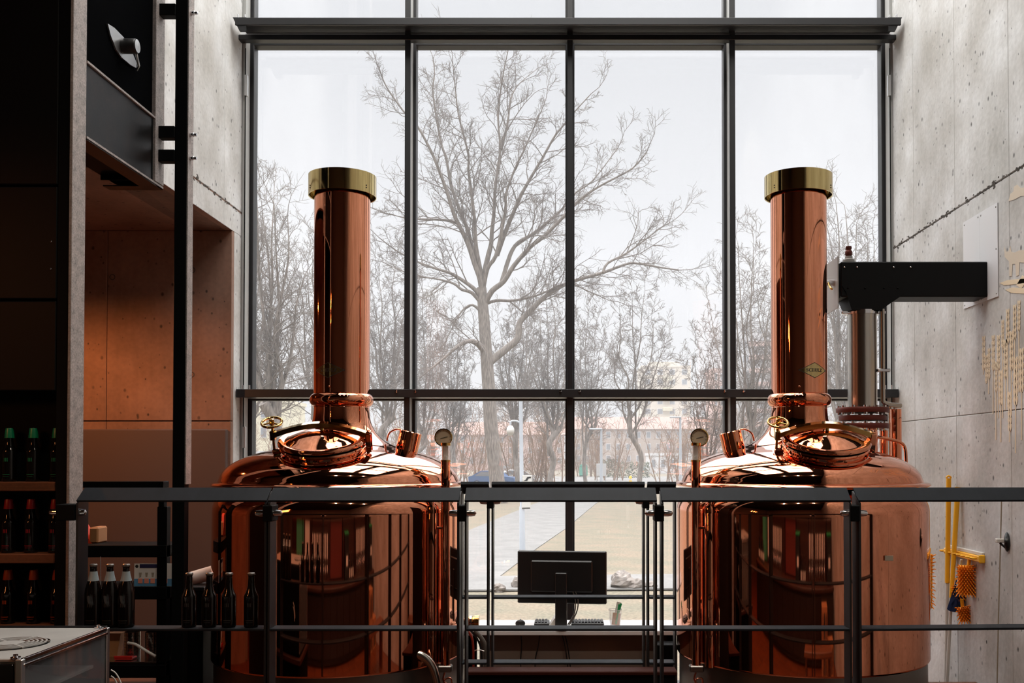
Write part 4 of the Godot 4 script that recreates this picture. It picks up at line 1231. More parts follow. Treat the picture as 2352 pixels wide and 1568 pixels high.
	part("glass_rim", sh().tube(arc(Vector3(0, 0.105, 0), 0.0415, Vector3.RIGHT, Vector3.BACK, 0, TAU * 31 / 32, 31), 0.0015, 6, true), M.zinc, gl)
	for j in 2:
		single("green_pen", sh().tube([Vector3(0.0, 0.01, 0.01), Vector3(0.022 + j * 0.012, 0.132 + j * 0.004, 0.0)], 0.006, 10), M.green_plastic, ["green pen leaning in the glass, the lower one", "green pen leaning in the glass, the taller one at its rim"][j], "pen", Vector3(gp.x + 0.004, ty + 0.004, -6.222 - j * 0.008), "green pens in the glass")
	single("brown_card", bx(Vector3.ZERO, Vector3(0.05, 0.075, 0.003), 0.0, Transform3D(Basis(Vector3.FORWARD, 0.12), Vector3(0.006, 0.045, 0.008))), M.cardboard, "reddish-brown card standing inside the glass", "card", Vector3(gp.x, ty, -6.222))
	single("white_ruler", bx(Vector3.ZERO, Vector3(0.028, 0.13, 0.002), 0.0, Transform3D(Basis(Vector3.FORWARD, 0.2), Vector3(0.012, 0.085, -0.006))), M.white_plastic, "pale plastic ruler standing in the glass behind the pens", "ruler", Vector3(gp.x, ty, -6.222))
	# valve and hoses beside the left kettle
	var v := thing("pipe_valve", "brass and steel pipe valve by the left kettle at desk height", "valve", at(1090, 1427, 6.0))
	part("valve_body", sh().lathe([Vector2(0, -0.05), Vector2(0.022, -0.05), Vector2(0.030, -0.03), Vector2(0.030, 0.0), Vector2(0.040, 0.002), Vector2(0.040, 0.028), Vector2(0, 0.030)], 24, Transform3D(Basis(Vector3.FORWARD, PI / 2), Vector3.ZERO)), M.brass, v)
	part("valve_foot", bx(Vector3(-0.02, -0.045, 0), Vector3(0.05, 0.02, 0.04), 0.004), M.steel_matte, v)
	part("steel_collar", sh().lathe([Vector2(0.031, -0.03), Vector2(0.036, -0.028), Vector2(0.036, -0.015), Vector2(0.031, -0.013)], 24, Transform3D(Basis(Vector3.FORWARD, PI / 2), Vector3.ZERO)), M.chrome, v)
	part("valve_pipe", sh().tube([Vector3(-0.05, 0, 0), Vector3(-0.16, 0, -0.05)], 0.02, 14), M.steel, v)
	var hs := thing("hoses", "red hose and grey hoses curving down beside the left kettle", "hoses", Vector3.ZERO)
	part("red_hose", sh().tube(smooth([at(1072, 1446, 5.9), at(1083, 1462, 5.9), at(1087, 1490, 5.9), at(1087, 1560, 5.9)], 6), 0.007, 10), M.hose_red, hs)
	part("grey_hose", sh().tube(smooth([at(1090, 1448, 5.95), at(1106, 1466, 5.95), at(1115, 1490, 5.95), at(1117, 1560, 5.95)], 6), 0.014, 12), M.hose_dark, hs)
	part("black_hose", sh().tube(smooth([at(1082, 1448, 5.95), at(1098, 1470, 5.95), at(1106, 1500, 5.95), at(1107, 1560, 5.95)], 6), 0.006, 10), M.black_plastic, hs)
	part("hose_wire", sh().tube(smooth([at(1086, 1496, 5.92), at(1098, 1492, 5.92), at(1112, 1495, 5.92)], 5), 0.003, 8), M.steel, hs)
	single("dark_cabinet", span(Vector3(0.53, 0.0, -6.05), Vector3(0.66, 0.72, -5.92), 0.004), M.black_steel, "narrow dark box under the desk edge beside the right kettle", "box")


# ---------------------------------------------------------------- right wall
func build_right_wall_things() -> void:
	var wx := WALL_R
	var ht := thing("tool_rail", "yellow and white tool rail holding brooms on the concrete wall", "rail", Vector3(wx, 0, 0))
	var y := 1.245
	part("back_strip", span(Vector3(-0.018, y + 0.004, -6.42), Vector3(0.0, y + 0.026, -5.86), 0.003), M.white_plastic, ht)
	part("front_strip", span(Vector3(-0.030, y - 0.032, -6.42), Vector3(-0.004, y + 0.004, -5.86), 0.004), M.yellow_plastic, ht)
	for z in [-6.40, -6.33, -6.27, -6.20, -6.13, -6.06, -5.99, -5.92]:
		part("clip", sh().tube(arc(Vector3(-0.042, y - 0.012, z), 0.016, Vector3.LEFT, Vector3.BACK, -2.2, 2.2, 10), 0.006, 8), M.yellow_plastic, ht)
	part("end_cap", bx(Vector3(-0.018, y - 0.012, -5.858), Vector3(0.036, 0.05, 0.016), 0.006), M.yellow_plastic, ht)

	var b1 := thing("broom", "upright broom with yellow and white handle nearest the right kettle", "broom", Vector3.ZERO, 0.0, "yellow brooms on the tool rail")
	var p0 := at(2179, 1098, 6.28)
	var p1 := at(2176, 1338, 6.28)
	var p2 := at(2172, 1610, 6.28)
	part("yellow_handle", sh().tube([p0, p1], 0.0155, 16), M.yellow_plastic, b1)
	part("handle_tip", sh().tube(arc(p0 + Vector3(0, 0.0, 0), 0.014, Vector3.RIGHT, Vector3.UP, 0, PI, 8), 0.006, 8), M.yellow_plastic, b1)
	part("white_handle", sh().tube([p1, p2], 0.0115, 14), M.white_plastic, b1)
	var b2 := thing("broom", "leaning broom with yellow handle crossing in front of the tool rail", "broom", Vector3.ZERO, 0.0, "yellow brooms on the tool rail")
	p0 = at(2200, 1118, 6.20)
	p1 = at(2185, 1372, 6.20)
	p2 = at(2173, 1610, 6.20)
	part("yellow_handle", sh().tube([p0, p1], [0.0165, 0.013], 16), M.yellow_plastic, b2)
	part("white_handle", sh().tube([p1, p2], 0.0105, 14), M.white_plastic, b2)

	brush("broad yellow brush with thick orange bristles hanging from the tool rail", [2226, 1298], [2226, 1368], 6.02, 0.070, 0.060, 9, 16)
	brush("small orange nail brush hanging below the broom handle", [2199, 1345], [2203, 1376], 6.16, 0.030, 0.045, 5, 8)
	brush("curved orange brush lowest of the hanging brushes", [2212, 1394], [2219, 1428], 6.10, 0.036, 0.045, 6, 9)
	brush("orange brush half hidden behind the edge of the right kettle", [2133, 1270], [2132, 1400], 6.42, 0.03, 0.03, 5, 16)
	var cl := thing("blue_cloth", "dark blue mop cloth hanging among the orange brushes", "cloth", Vector3.ZERO)
	var folds := sh()
	var c0 := at(2192, 1333, 6.19)
	var outer := [[2198, 1322], [2190, 1352], [2182, 1376], [2175, 1398], [2181, 1403], [2196, 1406], [2206, 1398], [2218, 1388], [2219, 1366], [2206, 1340]]
	var pr := []
	for e in outer:
		pr.append(at(e[0], e[1], 6.16 + 0.02 * sin(e[1] * 0.4)))
	for j in pr.size():
		var a: Vector3 = pr[j]
		var b: Vector3 = pr[(j + 1) % pr.size()]
		var m := at(2197, 1372, 6.12 + 0.02 * (j % 2))
		folds.tri(m, a, b, Vector3(-0.3, 0.1, 1).normalized())
		folds.tri(m + Vector3(0.02, 0, -0.05), a, b, Vector3(0.3, 0.1, -1).normalized())
	part("cloth_fold", folds, M.blue_cloth, cl)
	part("white_grip", sh().tube([at(2208, 1285, 6.10), at(2200, 1345, 6.14)], 0.008, 10), M.white_plastic, cl)

	# cable with its clip
	var cb := thing("wall_cable", "thin upright cable with a black and white clip on the concrete wall", "cable", Vector3.ZERO)
	var pts := []
	for e in [[2313, 1120], [2310, 1200], [2306, 1320], [2302, 1430], [2298, 1568], [2296, 1640]]:
		var p := on_right_wall(e[0], e[1])
		pts.append(Vector3(wx - 0.03, p.y, p.z))
	part("cable", sh().tube(pts, 0.004, 8), M.dial, cb)
	var q := on_right_wall(2309, 1243)
	part("clip_base", sh().ball(Vector3(wx - 0.008, q.y, q.z + 0.03), Vector3(0.012, 0.055, 0.028), 16, 10), M.black_plastic, cb)
	part("clip_jaw", bx(Vector3(wx - 0.035, q.y + 0.005, q.z), Vector3(0.045, 0.022, 0.03), 0.004), M.white_plastic, cb)
	part("clip_pin", sh().tube([Vector3(wx - 0.035, q.y - 0.008, q.z), Vector3(wx - 0.005, q.y - 0.04, q.z + 0.02)], 0.006, 8), M.black_plastic, cb)

	var bd := thing("wood_ledge", "light brown wooden ledge at the foot of the right wall", "ledge", Vector3(0, 0, 0))
	for j in 4:
		part("board", span(Vector3(2.07, 0.465, -5.95 + j * 0.40), Vector3(2.44, 0.497, -5.556 + j * 0.40), 0.004), M.wood, bd)
	part("ledge_support", span(Vector3(2.35, 0.0, -5.9), Vector3(2.43, 0.465, -4.4)), M.black_steel, bd)

	mural()


func brush(label: String, top: Array, bottom: Array, d: float, wide: float, deep: float, nx: int, ny: int) -> void:
	# a rounded back with rows of thick bristles turned to the room
	var a := at(top[0], top[1], d)
	var b := at(bottom[0], bottom[1], d)
	var o := thing("scrub_brush", label, "brush", (a + b) / 2.0, 0.0, "orange brushes on the right wall")
	var h := a.distance_to(b)
	o.rotation = Vector3(0, -0.25, atan2(b.x - a.x, a.y - b.y))
	part("brush_back", bx(Vector3(0, 0, -deep * 0.45), Vector3(wide * 1.7, h * 0.98, 0.018), 0.008), M.yellow_plastic, o)
	part("brush_handle", sh().tube([Vector3(0, h * 0.45, -deep * 0.45), Vector3(0.005, h * 0.45 + 0.05, -deep * 0.45)], 0.011, 12), M.yellow_plastic, o)
	var s := sh()
	for i in nx:
		for j in ny:
			var u := (i + 0.5 + (0.25 if j % 2 else -0.25)) / nx * 2.0 - 1.0
			var v := (j + 0.5) / ny - 0.5
			var r := Vector3(u * wide * 0.85, v * h * 0.94, -deep * 0.4)
			var tip := r + Vector3(u * 0.022, v * 0.03, deep * (1.0 - 0.25 * u * u))
			s.tube([r, r.lerp(tip, 0.6) + Vector3(0, 0.003, 0), tip], [0.0036, 0.0034, 0.0024], 6)
	part("bristles", s, M.bristle_orange, o).set_meta("kind", "stuff")


func mural() -> void:
	var o := thing("wall_painting", "ochre barley ears and a pale animal painted on the concrete wall", "mural", Vector3(WALL_R, 0, 0))
	var flat := Transform3D(Basis(Vector3(0, 0, 1), Vector3.UP, Vector3(-1, 0, 0)), Vector3.ZERO)
	var r := RandomNumberGenerator.new()
	r.seed = 31
	# ears of barley: top of the ear, bottom of the ear, foot of the stalk
	var ears := [[2262, 772, 850, 860], [2274, 800, 870, 905], [2268, 815, 880, 880], [2284, 770, 850, 950], [2290, 830, 900, 1010], [2296, 770, 850, 960], [2301, 850, 930, 1015], [2306, 735, 800, 960], [2312, 780, 870, 940], [2318, 710, 790, 935], [2321, 900, 990, 1015], [2326, 760, 850, 950], [2334, 700, 780, 930], [2335, 820, 930, 1040], [2344, 690, 760, 900], [2349, 800, 900, 1010], [2362, 740, 820, 960], [2378, 780, 870, 980]]
	for e in ears:
		var a := on_right_wall(e[0], e[1])
		var b := on_right_wall(e[0] - 1, e[2])
		var c := on_right_wall(e[0] - 2, e[3])
		var ear := sh()
		var rows := 6
		for j in rows:
			var t := (j + 0.5) / rows
			var m := a.lerp(b, t)
			var half := (a.y - b.y) / rows * 0.62
			for s in [-1, 1]:
				var poly := PackedVector2Array()
				for g in 10:
					var an := TAU * g / 10
					var x := cos(an) * half * 0.5
					var yy := sin(an) * half
					poly.append(Vector2(m.z, m.y) + Vector2(x, yy).rotated(-0.42 * s) + Vector2(s * half * 0.42, 0))
				ear.prism(poly, 0.0005, 0.0022, flat)
		part("barley_ear", ear, M.mural_paint, o)
		part("barley_stalk", sh().prism(PackedVector2Array([Vector2(b.z - 0.005, b.y), Vector2(b.z + 0.005, b.y), Vector2(c.z + 0.005, c.y), Vector2(c.z - 0.005, c.y)]), 0.0005, 0.002, flat), M.mural_paint, o)
	var strokes := [[[2300, 650], [2318, 643], [2352, 640], [2390, 640], [2390, 645], [2340, 652], [2310, 655]], [[2312, 665], [2330, 660], [2360, 662], [2390, 668], [2390, 674], [2350, 674], [2325, 672]], [[2338, 655], [2352, 632], [2366, 640], [2350, 662]]]
	for st in strokes:
		var poly := PackedVector2Array()
		for e in st:
			var p := on_right_wall(e[0], e[1])
			poly.append(Vector2(p.z, p.y))
		part("leaf_stroke", sh().prism(poly, 0.0005, 0.002, flat), M.mural_paint, o)
	var beast := [[2311, 566], [2315, 578], [2321, 577], [2325, 564], [2327, 578], [2334, 580], [2345, 575], [2365, 573], [2390, 572], [2392, 620], [2384, 640], [2376, 640], [2376, 606], [2346, 602], [2344, 632], [2338, 634], [2336, 606], [2330, 606], [2328, 634], [2322, 634], [2322, 600], [2312, 590]]
	var pb := PackedVector2Array()
	for e in beast:
		var p := on_right_wall(e[0], e[1])
		pb.append(Vector2(p.z, p.y))
	part("animal_shape", sh().prism(pb, 0.0005, 0.002, flat), M.mural_pale, o)
	var cloud := [[2322, 462], [2326, 445], [2333, 440], [2335, 428], [2342, 424], [2350, 432], [2364, 428], [2380, 430], [2382, 450], [2350, 450], [2336, 458]]
	pb = PackedVector2Array()
	for e in cloud:
		var p := on_right_wall(e[0], e[1])
		pb.append(Vector2(p.z, p.y))
	part("pale_patch", sh().prism(pb, 0.0005, 0.002, flat), M.mural_pale, o)


# ---------------------------------------------------------------- park beyond the glass
func ground(px: float, py: float) -> Vector3:
	var d := (EYE.y - LAND) * F / (py - 1050.0)
	var p := at(px, py, d)
	return Vector3(p.x, LAND, p.z)


func sheet(pts: Array, y: float, thick: float) -> Shape:
	# a flat slab of ground; the outline is given as points on the land
	var poly := PackedVector2Array()
	for p in pts:
		poly.append(Vector2(p.x, -p.z))
	return sh().prism(poly, 0.0, thick, Transform3D(Basis(Vector3(1, 0, 0), Vector3(0, 0, -1), Vector3(0, 1, 0)), Vector3(0, y, 0)))


func build_park() -> void:
	var lawn := structure("lawn")
	part("lawn_surface", span(Vector3(-260, LAND - 0.5, -520), Vector3(260, LAND, -7.75)), M.lawn, lawn)
	var path := structure("path")
	part("path_surface", sheet([ground(1000, 1345), ground(1142, 1328), ground(1232, 1260), ground(1299, 1214), ground(1369, 1156), ground(1440, 1118), ground(1350, 1116), ground(1232, 1155), ground(1076, 1218), ground(900, 1300)], LAND, 0.02), M.pavement, path)
	part("path_surface", sheet([ground(600, 1362), ground(2000, 1352), ground(2000, 1320), ground(1500, 1322), ground(600, 1333)], LAND + 0.02, 0.03), M.pavement, path)
	var road := structure("road")
	part("road_surface", span(Vector3(-200, LAND, -135), Vector3(200, LAND + 0.03, -98)), M.pavement, road)

	var rocks := [[1430, 1352, 0.23, 0.34, "largest pale boulder beside the pavement, right of the monitor"], [1460, 1353, 0.17, 0.20, "brown boulder leaning against the largest pale one"], [1490, 1351, 0.16, 0.14, "low boulder at the right end of the row"], [1146, 1358, 0.13, 0.15, "small grey boulder on the grass left of the monitor"], [1187, 1352, 0.10, 0.22, "upright boulder partly hidden by the monitor's left edge"]]
	for k in rocks.size():
		var e: Array = rocks[k]
		var s := sh().ball(Vector3.ZERO, Vector3.ONE, 14, 9)
		var fn := FastNoiseLite.new()
		fn.seed = 50 + k
		fn.frequency = 1.1
		fn.fractal_octaves = 3
		for j in s.v.size():
			var p := s.v[j]
			var f := 1.0 + 0.5 * fn.get_noise_3dv(p * 1.1)
			s.v[j] = p * f * Vector3(e[2], e[3] * 0.62, e[2] * 0.9)
		var flat := sh()
		for j in range(0, s.i.size(), 3):
			var a := s.v[s.i[j]]
			var b := s.v[s.i[j + 1]]
			var c := s.v[s.i[j + 2]]
			if (b - a).cross(c - a).length() > 1e-9:
				var nm := -(b - a).cross(c - a).normalized()
				flat.tri(a, b, c, nm)
		s = flat
		var g := ground(e[0], e[1])
		single("boulder", s, M.rock, e[4], "boulder", g + Vector3(0, e[3] * 0.45, 0), "boulders along the pavement")

	build_street()
	build_buildings()
	build_trees()


func build_street() -> void:
	var g := at(1200, 1200, 28.0)
	var o := thing("street_lamp", "grey park lamp post with white globe and two small signs", "lamp", Vector3(g.x, LAND, -28.0))
	o.rotation.z = 0.012
	part("pole", sh().lathe([Vector2(0.085, 0), Vector2(0.075, 1.2), Vector2(0.058, 1.25), Vector2(0.05, 4.35), Vector2(0, 4.36)], 16), M.lamp_grey, o)
	part("arm", sh().tube(smooth([Vector3(0, 3.55, 0), Vector3(-0.12, 3.62, 0), Vector3(-0.27, 3.62, 0), Vector3(-0.30, 3.52, 0)], 5), 0.028, 8), M.lamp_grey, o)
	part("globe", sh().ball(Vector3(-0.30, 3.36, 0), Vector3(0.11, 0.15, 0.11), 18, 10), M.white_plastic, o)
	var s1 := part("sign_plate", bx(Vector3(0.16, 2.0, 0.07), Vector3(0.26, 0.2, 0.02), 0.004), M.white_plastic, o)
	part("sign_picture", sh().prism(PackedVector2Array([Vector2(-0.11, -0.06), Vector2(-0.04, -0.02), Vector2(0.0, 0.05), Vector2(0.1, 0.06), Vector2(0.11, 0.02), Vector2(0.03, 0.0), Vector2(0.0, -0.06)]), 0.0, 0.004, Transform3D(Basis.IDENTITY, Vector3(0.16, 2.0, 0.081))), M.ink, s1)
	var s2 := part("sign_plate", bx(Vector3(0.12, 1.27, 0.07), Vector3(0.25, 0.24, 0.02), 0.004), M.white_plastic, o)
	part("sign_band", bx(Vector3(0.12, 1.18, 0.082), Vector3(0.23, 0.03, 0.004)), M.ink, s2)
	var posts := [[1381, 985, 62.0, "slim grey lamp post right of the main mullion"], [1563, 958, 70.0, "slim grey lamp post before the pale tower block"]]
	for e in posts:
		var b := at(e[0], 1100, e[2])
		var t := at(e[0], e[1], e[2])
		var p := thing("lamp_post", e[3], "lamp", Vector3(b.x, LAND, b.z))
		part("pole", sh().lathe([Vector2(0.12, 0), Vector2(0.10, 1.0), Vector2(0.07, t.y - LAND), Vector2(0, t.y - LAND)], 10), M.lamp_grey, p)
		part("lamp_head", bx(Vector3(-0.35, t.y - LAND, 0), Vector3(0.8, 0.1, 0.25), 0.03), M.lamp_grey, p)
	for e in [[1345, "yellow bollard left of the notice board"], [1448, "yellow bollard right of the notice board"]]:
		var b := ground(e[0], 1113)
		var p := thing("bollard", e[1], "bollard", b)
		part("bollard_post", sh().lathe([Vector2(0.14, 0), Vector2(0.14, 0.75), Vector2(0.09, 0.85), Vector2(0, 0.87)], 14), M.post_yellow, p)
		part("bollard_band", sh().lathe([Vector2(0.145, 0.45), Vector2(0.145, 0.57)], 14), M.white_plastic, p)
	var nb := ground(1381, 1112)
	var n := thing("notice_board", "pale notice board on two legs beside the far road", "board", nb)
	part("board", bx(Vector3(0, 1.4, 0), Vector3(0.95, 1.2, 0.06), 0.02), M.facade_grey, n)
	for x in [-0.42, 0.42]:
		part("leg", bx(Vector3(x, 0.8, -0.05), Vector3(0.06, 1.6, 0.06)), M.lamp_grey, n)
	var tb := ground(1340, 1095)
	var bin := thing("recycling_bin", "teal recycling container behind the main mullion", "bin", tb)
	part("bin_body", bx(Vector3(0, 0.75, 0), Vector3(1.1, 1.3, 1.0), 0.15), M.sign_teal, bin)
	part("bin_lid", sh().prism(PackedVector2Array([Vector2(-0.56, 1.4), Vector2(0.56, 1.4), Vector2(0.35, 1.68), Vector2(-0.35, 1.68)]), -0.5, 0.5), M.sign_teal, bin)
	car("white hatchback parked on the far road, left of the park lamp", 1190, 1113, M.car_white, 0.15)
	car("silver car parked far off by the road under the tower block", 1504, 1085, M.car_silver, 0.0)
	car("blue-white car parked at the left behind the rail corner", 1134, 1118, M.car_blue, -0.2)
	car("pale car parked before the pink house row", 1180, 1081, M.car_silver, 0.0)
	for e in [[1455, 1097, 4.0, 2.0, "dark evergreen hedge by the far road beneath the lamp posts"], [1395, 1096, 3.0, 2.4, "greyish hedge behind the notice board"]]:
		var b := ground(e[0], e[1])
		var h := thing("hedge", e[4], "hedge", b)
		var s := sh()
		var r := RandomNumberGenerator.new()
		r.seed = int(e[0])
		for k in 900:
			var c := Vector3(r.randf_range(-1, 1) * e[2] / 2, r.randf() * e[3], r.randf_range(-0.5, 0.5))
			var d := Vector3(r.randfn(), r.randfn(), r.randfn()).normalized() * 0.14
			var q := Vector3(r.randfn(), r.randfn(), r.randfn()).normalized() * 0.14
			s.tri(c - d, c + d, c + q, d.cross(q).normalized())
		part("hedge_leaves", s, M.hedge_green, h).set_meta("kind", "stuff")


func car(label: String, px: float, py: float, paint: Material, turn: float) -> void:
	var o := thing("parked_car", label, "car", ground(px, py), turn, "")
	var body := PackedVector2Array([Vector2(-2.05, 0.35), Vector2(2.05, 0.35), Vector2(2.1, 0.62), Vector2(2.0, 0.86), Vector2(1.15, 0.95), Vector2(0.55, 1.40), Vector2(-0.95, 1.44), Vector2(-1.75, 1.0), Vector2(-2.08, 0.92)])
	part("car_body", sh().prism(body, -0.82, 0.82), paint, o)
	part("side_window", sh().prism(PackedVector2Array([Vector2(-1.5, 0.98), Vector2(0.95, 0.96), Vector2(0.48, 1.33), Vector2(-0.9, 1.36)]), 0.82, 0.835), M.window_far, o)
	for x in [-1.3, 1.3]:
		for z in [-0.72, 0.72]:
			var w := part("wheel", sh().lathe([Vector2(0, -0.1), Vector2(0.31, -0.1), Vector2(0.33, -0.06), Vector2(0.33, 0.06), Vector2(0.31, 0.1), Vector2(0, 0.1)], 18, Transform3D(Basis(Vector3.RIGHT, PI / 2), Vector3(x, 0.33, z))), M.rubber, o)
			part("hubcap", sh().lathe([Vector2(0.2, 0.105), Vector2(0, 0.11)], 14, Transform3D(Basis(Vector3.RIGHT, PI / 2), Vector3(x, 0.33, z))), M.zinc, w)


func house(called: String, label: String, px0: float, px1: float, top: float, d: float, deep: float, wall: Material, cols: int, rows: int, roof: Material = null, from := 0.12) -> Node3D:
	var a := at(px0, top, d)
	var b := at(px1, top, d)
	var w := b.x - a.x
	var h := a.y - LAND
	var o := thing(called, label, "building", Vector3(a.x, LAND, -d))
	part("wall", span(Vector3(0, 0, -deep), Vector3(w, h, 0)), wall, o)
	if roof:
		part("roof", sh().prism(PackedVector2Array([Vector2(0.6, h), Vector2(-deep - 0.6, h), Vector2(-deep / 2, h + deep * 0.28)]), -0.4, w + 0.4, Transform3D(Basis(Vector3(0, 0, 1), Vector3.UP, Vector3(1, 0, 0)) * Basis.IDENTITY, Vector3.ZERO)), roof, o)
	else:
		part("parapet", span(Vector3(-0.15, h, -deep - 0.15), Vector3(w + 0.15, h + 0.4, 0.15)), wall, o)
	var cw := w / cols
	var rh := h * (1.0 - from) / rows
	for i in cols:
		for j in rows:
			var c := Vector3((i + 0.5) * cw, h * from + (j + 0.5) * rh, 0.0)
			var f := part("window", bx(c, Vector3(cw * 0.46, rh * 0.56, 0.16), 0.0), M.white_sheet, o)
			part("window_pane", bx(c + Vector3(0, 0, 0.05), Vector3(cw * 0.38, rh * 0.47, 0.12), 0.0), M.window_far, f)
	return o


func build_buildings() -> void:
	var t := house("tower_block", "pale beige tower block rising behind the trees right of the middle", 1474, 1586, 843, 250.0, 16.0, M.facade_beige, 4, 9)
	var a := at(1492, 843, 250.0)
	var b := at(1562, 830, 250.0)
	part("roof_house", span(Vector3(a.x, a.y - LAND, -10) - Vector3(t.position.x, 0, 0), Vector3(b.x - t.position.x, b.y - LAND, -1)), M.facade_beige, t)
	for j in 8:
		var y := 4.0 + j * 2.55
		part("balcony", span(Vector3(5.2, y, 0.0), Vector3(7.6, y + 0.9, 1.0), 0.05), M.facade_cream, t)
	var g := house("apartment_block", "long grey apartment block at the right behind the copper chimney", 1660, 2080, 742, 190.0, 14.0, M.facade_grey, 12, 9)
	for j in 9:
		var y := 3.4 + j * 2.55
		part("balcony_band", span(Vector3(5.0, y, 0.0), Vector3(16.0, y + 0.85, 1.0), 0.05), M.facade_pink, g)
	house("gable_block", "narrow pinkish block standing left of the grey apartment block", 1638, 1664, 850, 186.0, 10.0, M.facade_pink, 2, 7)
	house("row_house", "brown row of houses under a long red roof behind the middle trees", 1316, 1640, 985, 215.0, 10.0, M.facade_brown, 14, 3, M.roof_red)
	house("row_house", "pink row of houses under a red roof behind the tree trunk", 1030, 1296, 998, 205.0, 10.0, M.facade_pink, 12, 3, M.roof_red)
	var y := house("cream_house", "cream-yellow house with grey plinth at the left behind the kettle", 560, 652, 925, 110.0, 9.0, M.facade_cream, 3, 2, null, 0.5)
	var p := at(606, 1010, 109.0)
	part("plinth", span(Vector3(-0.2, 0, 0.0), Vector3(4.7, p.y - LAND - 1.2, 0.3)), M.facade_grey, y)
	house("low_shed", "low white shed by the road beneath the tower block", 1490, 1600, 1046, 160.0, 6.0, M.white_sheet, 5, 1)


# ---------------------------------------------------------------- trees
func grow(b: Shape, p: Vector3, dir: Vector3, length: float, r: float, level: int, kids: Array, r_min: float, lift: float) -> void:
	var seg := 4 if level > 0 else 3
	var pts := PackedVector3Array([p])
	var d := dir
	for k in seg:
		d = (d + Vector3(rng.randfn(), rng.randfn(), rng.randfn()) * 0.2 + Vector3.UP * lift).normalized()
		pts.append(pts[k] + d * length / seg)
	b.limb(pts, maxf(r, r_min), maxf(r * 0.4, r_min * 0.75), 5 if level > 1 else (4 if level == 1 else 3))
	if level == 0:
		return
	var cnt: int = kids[level]
	for k in cnt:
		var t := lerpf(0.22, 1.0, (k + rng.randf()) / cnt)
		var q := t * seg
		var j := mini(int(q), seg - 1)
		var at_p := pts[j].lerp(pts[j + 1], q - j)
		var along := (pts[j + 1] - pts[j]).normalized()
		var side := along.cross(Vector3(rng.randfn(), rng.randfn(), rng.randfn())).normalized()
		var open := rng.randf_range(0.45, 1.0)
		grow(b, at_p, (along * cos(open) + side * sin(open)).normalized(), length * rng.randf_range(0.38, 0.62) * (1.15 - 0.45 * t), r * 0.48, level - 1, kids, r_min, lift)


func sprout(b: Shape, pts: Array, spacing: float, len0: float, r0: float, level: int, kids: Array, from := 0.12, r_min := 0.012, lift := 0.03) -> void:
	var total := 0.0
	for k in pts.size() - 1:
		total += pts[k].distance_to(pts[k + 1])
	var run := 0.0
	var next := total * from
	for k in pts.size() - 1:
		var seg: float = pts[k].distance_to(pts[k + 1])
		while next < run + seg:
			var t := (next - run) / seg
			var p: Vector3 = pts[k].lerp(pts[k + 1], t)
			var along: Vector3 = (pts[k + 1] - pts[k]).normalized()
			var f := next / total
			var side := along.cross(Vector3(rng.randfn(), rng.randfn(), rng.randfn())).normalized()
			var open := rng.randf_range(0.4, 0.95)
			grow(b, p, (along * cos(open) + side * sin(open)).normalized(), len0 * rng.randf_range(0.5, 1.15) * (1.0 - 0.6 * f), r0 * (1.0 - 0.6 * f), level, kids, r_min, lift)
			next += spacing * rng.randf_range(0.6, 1.4)
		run += seg
	var n := pts.size()
	grow(b, pts[n - 1], (pts[n - 1] - pts[n - 2]).normalized(), len0 * 0.6, r0 * 0.5, level, kids, r_min, lift)


